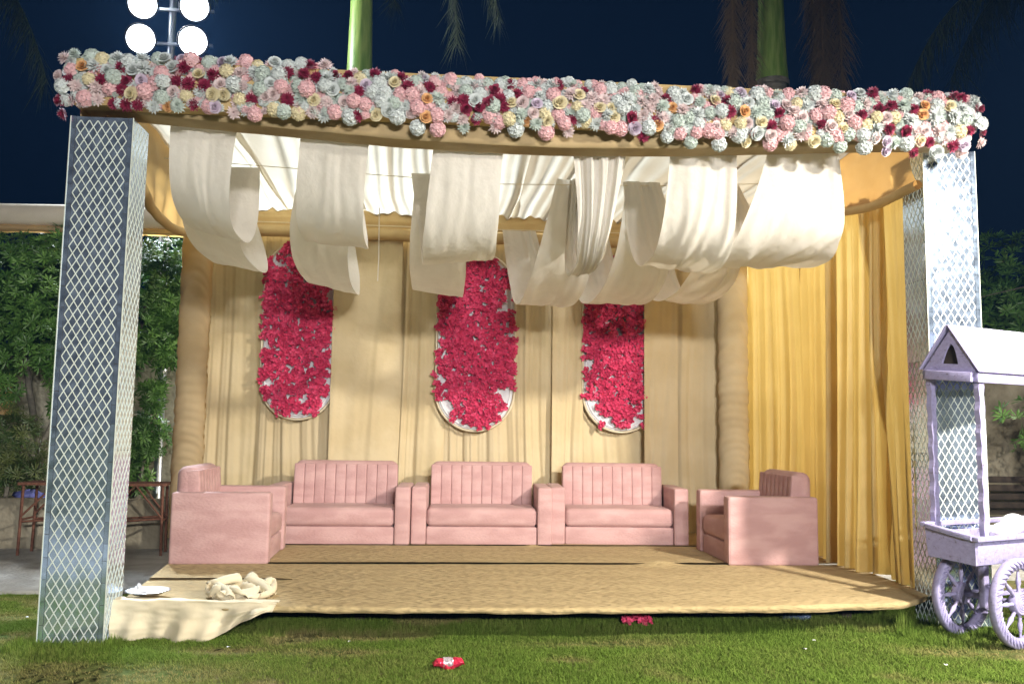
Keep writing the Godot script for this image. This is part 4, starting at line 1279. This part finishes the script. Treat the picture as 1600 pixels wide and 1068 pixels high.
# ---------------------------------------------------------------- the cart
func wheel(parent: Node3D, called: String, z: float) -> void:
	var R := 0.315
	var w := Node3D.new()
	w.name = called
	parent.add_child(w, true)
	w.position = Vector3(0.30, R, z)
	var spin := Basis(Vector3(1, 0, 0), PI / 2)
	var tyre := part("rim", lathe([Vector2(R - 0.075, -0.022), Vector2(R - 0.066, -0.03), Vector2(R - 0.04, -0.034), Vector2(R - 0.008, -0.03), Vector2(R, -0.02), Vector2(R, 0.02), Vector2(R - 0.008, 0.03), Vector2(R - 0.04, 0.034), Vector2(R - 0.066, 0.03), Vector2(R - 0.075, 0.022), Vector2(R - 0.075, -0.022)], 56), M.lavender, w)
	tyre.basis = spin
	# carved twist on the rim's face
	var cs := SurfaceTool.new()
	for k in 44:
		var a := TAU * k / 44
		var m := tube([Vector3(cos(a) * (R - 0.066), sin(a) * (R - 0.066), 0.031), Vector3(cos(a + 0.07) * (R - 0.036), sin(a + 0.07) * (R - 0.036), 0.040), Vector3(cos(a + 0.17) * (R - 0.010), sin(a + 0.17) * (R - 0.010), 0.030)], [0.004, 0.010, 0.004], 6)
		cs.append_from(m, 0, Transform3D())
	part("carved_twist", cs.commit(), M.lavender, w)
	var hub := part("hub", lathe([Vector2(0, -0.035), Vector2(0.075, -0.035), Vector2(0.08, -0.025), Vector2(0.08, 0.022), Vector2(0.074, 0.03), Vector2(0.066, 0.030), Vector2(0.063, 0.022), Vector2(0.058, 0.030), Vector2(0.050, 0.030), Vector2(0.047, 0.022), Vector2(0.042, 0.031), Vector2(0.034, 0.031), Vector2(0.031, 0.023), Vector2(0.026, 0.032), Vector2(0.017, 0.032), Vector2(0.014, 0.024), Vector2(0.010, 0.033), Vector2(0, 0.034)], 40), M.lavender, w)
	hub.basis = spin
	for k in 8:
		var sp := part("spoke", lathe([Vector2(0.010, 0.07), Vector2(0.014, 0.085), Vector2(0.010, 0.095), Vector2(0.015, 0.105), Vector2(0.011, 0.115), Vector2(0.018, 0.145), Vector2(0.016, 0.165), Vector2(0.009, 0.205), Vector2(0.008, 0.25)], 12), M.lavender, w)
		sp.basis = Basis(Vector3(0, 0, 1), TAU * k / 8)

func make_cart() -> void:
	# local x runs along the cart from its left end, z from the near to the far side
	var t := thing("flower_cart", "lavender wooden display cart with gabled roof and big spoked wheels", "cart", Vector3(6.50, 0, 0.27), 0.42)
	var D := 0.42
	var L := 1.7
	wheel(t, "wheel", 0.10)
	wheel(t, "wheel", -0.34)
	part("axle", tube([Vector3(0.30, 0.315, 0.10), Vector3(0.30, 0.315, -0.34)], 0.02, 10), M.lavender, t)
	part("axle_support", rbox(Vector3(0.06, 0.36, 0.05), 0.008, 2), M.lavender, t).position = Vector3(0.27, 0.42, -0.14)
	wheel_far(t)
	var lean := Basis(Vector3(1, 0, 0), 0.10)
	var body := Vector3(0, 0.56, 0)
	# tray: floor, four sides, four rim boards
	part("tray_floor", box(Vector3(L - 0.06, 0.02, D - 0.06), Vector3(L / 2, 0.62, -D / 2)), M.wood_dark, t)
	part("side_board", rbox(Vector3(L - 0.04, 0.165, 0.022), 0.005, 2), M.lavender, t).transform = Transform3D(lean, Vector3(L / 2, 0.655, -0.025))
	part("side_board", rbox(Vector3(L - 0.04, 0.19, 0.022), 0.005, 2), M.lavender, t).transform = Transform3D(Basis(), Vector3(L / 2, 0.685, -D + 0.02))
	for x in [0.03, L - 0.03]:
		part("end_board", prism(PackedVector2Array([Vector2(0, 0.575), Vector2(D - 0.04, 0.60), Vector2(D - 0.02, 0.80), Vector2(0, 0.742)]), 0.022), M.lavender, t).transform = Transform3D(Basis(Vector3(0, 1, 0), PI / 2), Vector3(x, 0, -0.02))
	part("rim_board", rbox(Vector3(L + 0.04, 0.035, 0.05), 0.006, 2), M.lavender, t).position = Vector3(L / 2, 0.762, 0.0)
	part("rim_board", rbox(Vector3(L + 0.04, 0.035, 0.05), 0.006, 2), M.lavender, t).position = Vector3(L / 2, 0.83, -D)
	for x in [-0.005, L + 0.005]:
		var rb := part("rim_board", rbox(Vector3(0.05, 0.034, D - 0.05), 0.006, 2), M.lavender, t)
		rb.transform = Transform3D(Basis(Vector3(1, 0, 0), 0.146), Vector3(x, 0.796, -D / 2))
	# posts: flat boards with a scalloped edge
	var prof := PackedVector2Array()
	var n := 34
	for k in n + 1:
		var y := lerpf(0.765, 1.875, float(k) / n)
		prof.append(Vector2(0.028 + 0.006 * sin(y * 38.0), y))
	for k in n + 1:
		var y := lerpf(1.875, 0.765, float(k) / n)
		prof.append(Vector2(-0.028 - 0.006 * sin(y * 38.0 + 1.0), y))
	var pm := prism(prof, 0.04)
	for x in [0.12, L - 0.06]:
		part("post", pm, M.lavender, t).position = Vector3(x, 0, -0.0)
		part("post", pm, M.lavender, t).position = Vector3(x, 0.055, -D + 0.03)
	# roof frame, gable ends with an ogee window, two roof slopes
	for z in [0.0, -D]:
		part("roof_beam", rbox(Vector3(L, 0.07, 0.035), 0.005, 2), M.lavender, t).position = Vector3(L / 2 + 0.06, 1.915 - 0.1 * z, z + 0.0)
	for x in [0.05, L + 0.07]:
		var e := part("roof_beam", rbox(Vector3(0.035, 0.07, D - 0.04), 0.005, 2), M.lavender, t)
		e.transform = Transform3D(Basis(Vector3(1, 0, 0), 0.1), Vector3(x, 1.938, -D / 2))
	var ogee := PackedVector2Array()
	for k in 9:
		var f := k / 8.0
		ogee.append(Vector2(-0.068 * pow(1.0 - f, 0.55), 0.06 + 0.15 * f))
	for k in range(7, -1, -1):
		var f := k / 8.0
		ogee.append(Vector2(0.068 * pow(1.0 - f, 0.55), 0.06 + 0.15 * f))
	var tri_l := PackedVector2Array([Vector2(-D / 2 - 0.01, 0), Vector2(-0.068, 0), Vector2(-0.068, 0.06)])
	for k in range(1, 9):
		tri_l.append(ogee[k])
	tri_l.append(Vector2(0, 0.335))
	var tri_r := PackedVector2Array()
	for p in tri_l:
		tri_r.append(Vector2(-p.x, p.y))
	tri_r.reverse()
	for x in [0.06, L + 0.04]:
		var at := Transform3D(Basis(Vector3(1, 0, 0), 0.1) * Basis(Vector3(0, 1, 0), -PI / 2), Vector3(x, 1.968, -D / 2))
		var gl := part("gable_board", prism(tri_l, 0.02), M.lavender, t)
		gl.transform = at
		var gr := part("gable_board", prism(tri_r, 0.02), M.lavender, t)
		gr.transform = at
		var sill := part("gable_board", box(Vector3(0.136, 0.06, 0.02), Vector3(0, 0.03, -0.01)), M.lavender, t)
		sill.transform = at
		var bk := part("window_back", box(Vector3(0.15, 0.15, 0.006), Vector3(0, 0.125, -0.04)), M.wood_dark, t)
		bk.transform = at
	var ap := Vector3(0, 1.968 + 0.335, -D / 2)
	for z in [0.02, -D - 0.02]:
		var ev := Vector3(0, 1.955 - 0.1 * z, z)
		var mid := (ap + ev) / 2
		var d := ap - ev
		var sg := 1.0 if z > 0 else -1.0
		var rs := part("roof_slope", rbox(Vector3(L + 0.02, d.length() + 0.02, 0.012), 0.004, 2), M.lavender, t)
		rs.transform = Transform3D(Basis(Vector3(1, 0, 0), Vector3(0, d.y, d.z).normalized(), Vector3(1, 0, 0).cross(Vector3(0, d.y, d.z).normalized())), Vector3(L / 2 + 0.055, mid.y + 0.010, mid.z + 0.008 * sg))
	# plates lying on the tray
	var plate := lathe([Vector2(0, 0), Vector2(0.06, 0), Vector2(0.10, 0.016), Vector2(0.12, 0.02), Vector2(0.12, 0.024), Vector2(0.098, 0.021), Vector2(0.058, 0.006), Vector2(0, 0.006)], 28)
	var where := [[Vector3(0.42, 0.79, -0.10), 0.16, "white plate lying flat on the cart tray, nearest the post"], [Vector3(0.52, 0.80, -0.11), 0.3, "white plate tilted over its neighbour on the cart tray"], [Vector3(0.66, 0.83, -0.14), 0.85, "white plate leaning up at the frame's right edge"]]
	for e in where:
		var o := part("plate", plate, M.white)
		o.transform = t.transform * Transform3D(Basis(Vector3(0.2, 0, 1).normalized(), e[1]) * Basis(Vector3(1, 0, 0), 0.2), e[0]) * Transform3D(Basis().scaled(Vector3.ONE * 0.72), Vector3.ZERO)
		tag(o, e[2], "plate", "plates on the cart tray")

func wheel_far(t: Node3D) -> void:
	part("brace_bar", rbox(Vector3(1.1, 0.03, 0.03), 0.005, 2), M.lavender, t).position = Vector3(0.95, 0.315, -0.2)
	part("rear_leg", rbox(Vector3(0.05, 0.56, 0.05), 0.006, 2), M.lavender, t).position = Vector3(1.5, 0.29, -0.06)
	part("rear_leg", rbox(Vector3(0.05, 0.56, 0.05), 0.006, 2), M.lavender, t).position = Vector3(1.5, 0.29, -0.4)

# ---------------------------------------------------------------- small things and grass
func make_litter() -> void:
	var f := thing("fallen_flowers", "small bunch of red flowers fallen under the stage front", "flowers", Vector3(4.19, 0.03, -0.42))
	var sp := flower_mesh("spray")
	for k in 6:
		var o := part("flower", sp, M.petal.crimson if k % 2 else M.petal.rose_red, f)
		o.transform = aim(Vector3(rng.randfn() * 0.5, 0.8, 0.7).normalized(), k, 0.055, Vector3(-0.08 + 0.033 * k, 0.02 + 0.03 * rng.randf() + (0.03 if k in [2, 3] else 0.0), rng.randf_range(-0.03, 0.03)))
	var p := thing("snack_packet", "crumpled shiny pink and silver snack packet on the lawn", "packet", Vector3(2.765, 0.045, 0.70), 0.15)
	part("wrapper", sheet(func(u: float, v: float):
		var a := v * TAU
		var s := sin(u * PI)
		var flat := pow(s, 0.5)
		var w := 0.035 + 0.015 * n2(u * 60, 3, 81)
		var cr := 0.012 * n2(u * 260, v * 300, 82)
		return Vector3((u - 0.5) * 0.19, sin(a) * (w * 0.75 * flat + 0.003) + cr + 0.01 * sin(u * 9.0), cos(a) * (w + 0.012 * (1.0 - flat)) + cr), 40, 24), mat(lin(0.75, 0.04, 0.09), 0.18, 0.35), p)
	part("silver_band", sheet(func(u: float, v: float):
		var a := v * TAU
		var cr := 0.008 * n2(u * 160, v * 300, 83)
		return Vector3(-0.035 + u * 0.06, sin(a) * 0.031 + cr + 0.008, cos(a) * 0.041 + cr), 12, 24), mat(lin(0.7, 0.62, 0.66), 0.2, 0.6), p)
	var bottle := lathe([Vector2(0, 0), Vector2(0.032, 0.002), Vector2(0.034, 0.02), Vector2(0.031, 0.05), Vector2(0.034, 0.08), Vector2(0.034, 0.14), Vector2(0.026, 0.17), Vector2(0.013, 0.195), Vector2(0.013, 0.21), Vector2(0.0, 0.212)], 14)
	var where := [[Vector3(4.88, 0.05, -0.66), "clear plastic bottle lying under the stage, leftmost of the litter"], [Vector3(5.18, 0.07, -0.72), "plastic bottle with bluish gleam under the stage"], [Vector3(5.42, 0.05, -0.60), "teal plastic bottle lying under the stage near the right"], [Vector3(5.60, 0.07, -0.70), "blue plastic bottle under the stage nearest the right pillar"]]
	for k in 4:
		var o := part("plastic_bottle", bottle, M.bottle)
		o.transform = Transform3D(Basis(Vector3(0, 1, 0), k * 1.3) * Basis(Vector3(0, 0, 1), 1.45), where[k][0])
		tag(o, where[k][1], "bottle", "bottles littered under the stage")
	var r := rng
	for k in 6:
		var o := part("paper_scrap", sheet(func(u: float, v: float): return Vector3(u * 0.024, 0.010 * n2(u * 80, v * 80, k), v * 0.014), 4, 4), M.white)
		o.position = [Vector3(5.35, 0.035, 0.1), Vector3(5.2, 0.035, 0.35), Vector3(5.95, 0.035, 0.75), Vector3(2.1, 0.035, 0.05), Vector3(-0.4, 0.035, -0.75), Vector3(1.3, 0.035, 0.2), Vector3(1.75, 0.035, 0.25), Vector3(0.9, 0.035, 0.6), Vector3(4.6, 0.035, 0.8)][k]
		o.rotation.y = r.randf() * TAU
		tag(o, ["white paper scrap under the stage's right half", "white paper scrap on the open lawn below the bottles", "white paper scrap on the lawn nearest the cart wheel", "white paper scrap on the lawn just left of the middle", "white paper scrap on the dry turf left of the left pillar", "white paper scrap below the hanging cream cloth", "white paper scrap just right of the cream cloth's hem", "white paper scrap nearest the left pillar's shadow", "white paper scrap on the lawn below the fallen flowers"][k], "scrap", "paper scraps on the lawn")

func bare(x: float, z: float) -> float:
	# how bare the turf is, 0 to 1
	var b := smoothstep(0.12, 0.45, n2(x * 28, z * 40, 91))
	for e in [[3.85, 0.05, 0.45, 0.10], [0.7, 0.75, 0.9, 0.25], [2.0, 0.25, 0.35, 0.10], [-0.6, -0.85, 0.4, 0.18], [-0.3, 0.6, 0.4, 0.3], [1.3, 0.2, 0.3, 0.1], [6.2, 0.35, 0.3, 0.12]]:
		b = max(b, 1.0 * exp(-pow((x - e[0]) / e[2], 2.0) - pow((z - e[1]) / e[3], 2.0)))
	return clampf(b, 0.0, 1.0)

func make_grass() -> void:
	var s := SurfaceTool.new()
	s.begin(Mesh.PRIMITIVE_TRIANGLES)
	s.set_smooth_group(-1)
	for k in 7:
		var a := rng.randf() * TAU
		var root := Vector3(rng.randf_range(-0.02, 0.02), 0, rng.randf_range(-0.02, 0.02))
		var d := Vector3(cos(a), 0, sin(a))
		var w := Vector3(-d.z, 0, d.x) * 0.0016
		var h := rng.randf_range(0.6, 1.0)
		var mid := root + Vector3(0, h * 0.024, 0) + d * 0.007
		var tip := root + Vector3(0, h * 0.040, 0) + d * rng.randf_range(0.014, 0.03)
		for q in [root - w, root + w, mid + w, root - w, mid + w, mid - w, mid - w, mid + w, tip]:
			s.add_vertex(q)
	s.generate_normals()
	var tuft := s.commit()
	var spots := []
	var cols := []
	for i in 150000:
		var x := rng.randf_range(-3.2, 8.3)
		var z := rng.randf_range(-1.95, 1.5)
		if i % 6 == 0:
			z = rng.randf_range(-0.75, -0.1)
		if x < 0.2 and z < -1.8:
			continue
		if x > 0.5 and x < 6.3 and z < -0.9:
			continue
		var b := bare(x, z)
		if rng.randf() < b * 0.9:
			continue
		var sc := rng.randf_range(0.55, 1.15) * (1.0 - 0.45 * b)
		if z > -0.85 and z < -0.2 and x > 1.4 and x < 6.3:
			sc *= rng.randf_range(1.2, 2.6)
		for e in [[0.2, 0.0], [6.5, -0.1]]:
			if Vector2(x - e[0], z - e[1]).length() < 0.38:
				sc *= rng.randf_range(1.0, 2.4)
		spots.append(Transform3D(Basis(Vector3(0, 1, 0), rng.randf() * TAU).scaled(Vector3(1, sc * 0.85, 1) * 1.05), Vector3(x, n2(x * 60, z * 60, 3) * 0.018 - 0.002, z)))
		var dry := clampf(b + 0.35 * n2(x * 45, z * 45, 95) + rng.randf_range(-0.15, 0.25), 0.0, 1.0)
		cols.append(Color(0.12, 0.19, 0.03).lerp(Color(0.25, 0.22, 0.085), dry) * rng.randf_range(0.8, 1.25))
	scatter("grass", tuft, M.turf, spots, null, cols)
	var gr: Node = get_child(get_child_count() - 1)
	gr.set_meta("label", "short mown lawn grass with dry patches before the stage")
	gr.set_meta("category", "grass")

func _ready() -> void:
	rng.seed = 20240611
	nz.seed = 7
	nz.frequency = 0.02
	nz.fractal_octaves = 3
	make_view()
	make_materials()
	make_lamps()
	make_ground()
	make_stage()
	make_canopy()
	make_backdrop()
	make_palms()
	make_plants()
	tent_banner()
	make_yard()
	pillar("mirrored lattice pillar at the left front corner of the stage", Vector3(0, 0, 0), 1.0)
	pillar("bright mirrored lattice pillar at the right, behind the lavender cart", Vector3(6.552, 0, -0.35), -1.0, Vector3(1.02, 1.034, 1.0))
	make_swags()
	make_flower_panels()
	make_garland()
	make_seats()
	make_cloth_heap()
	make_cart()
	make_litter()
	make_grass()
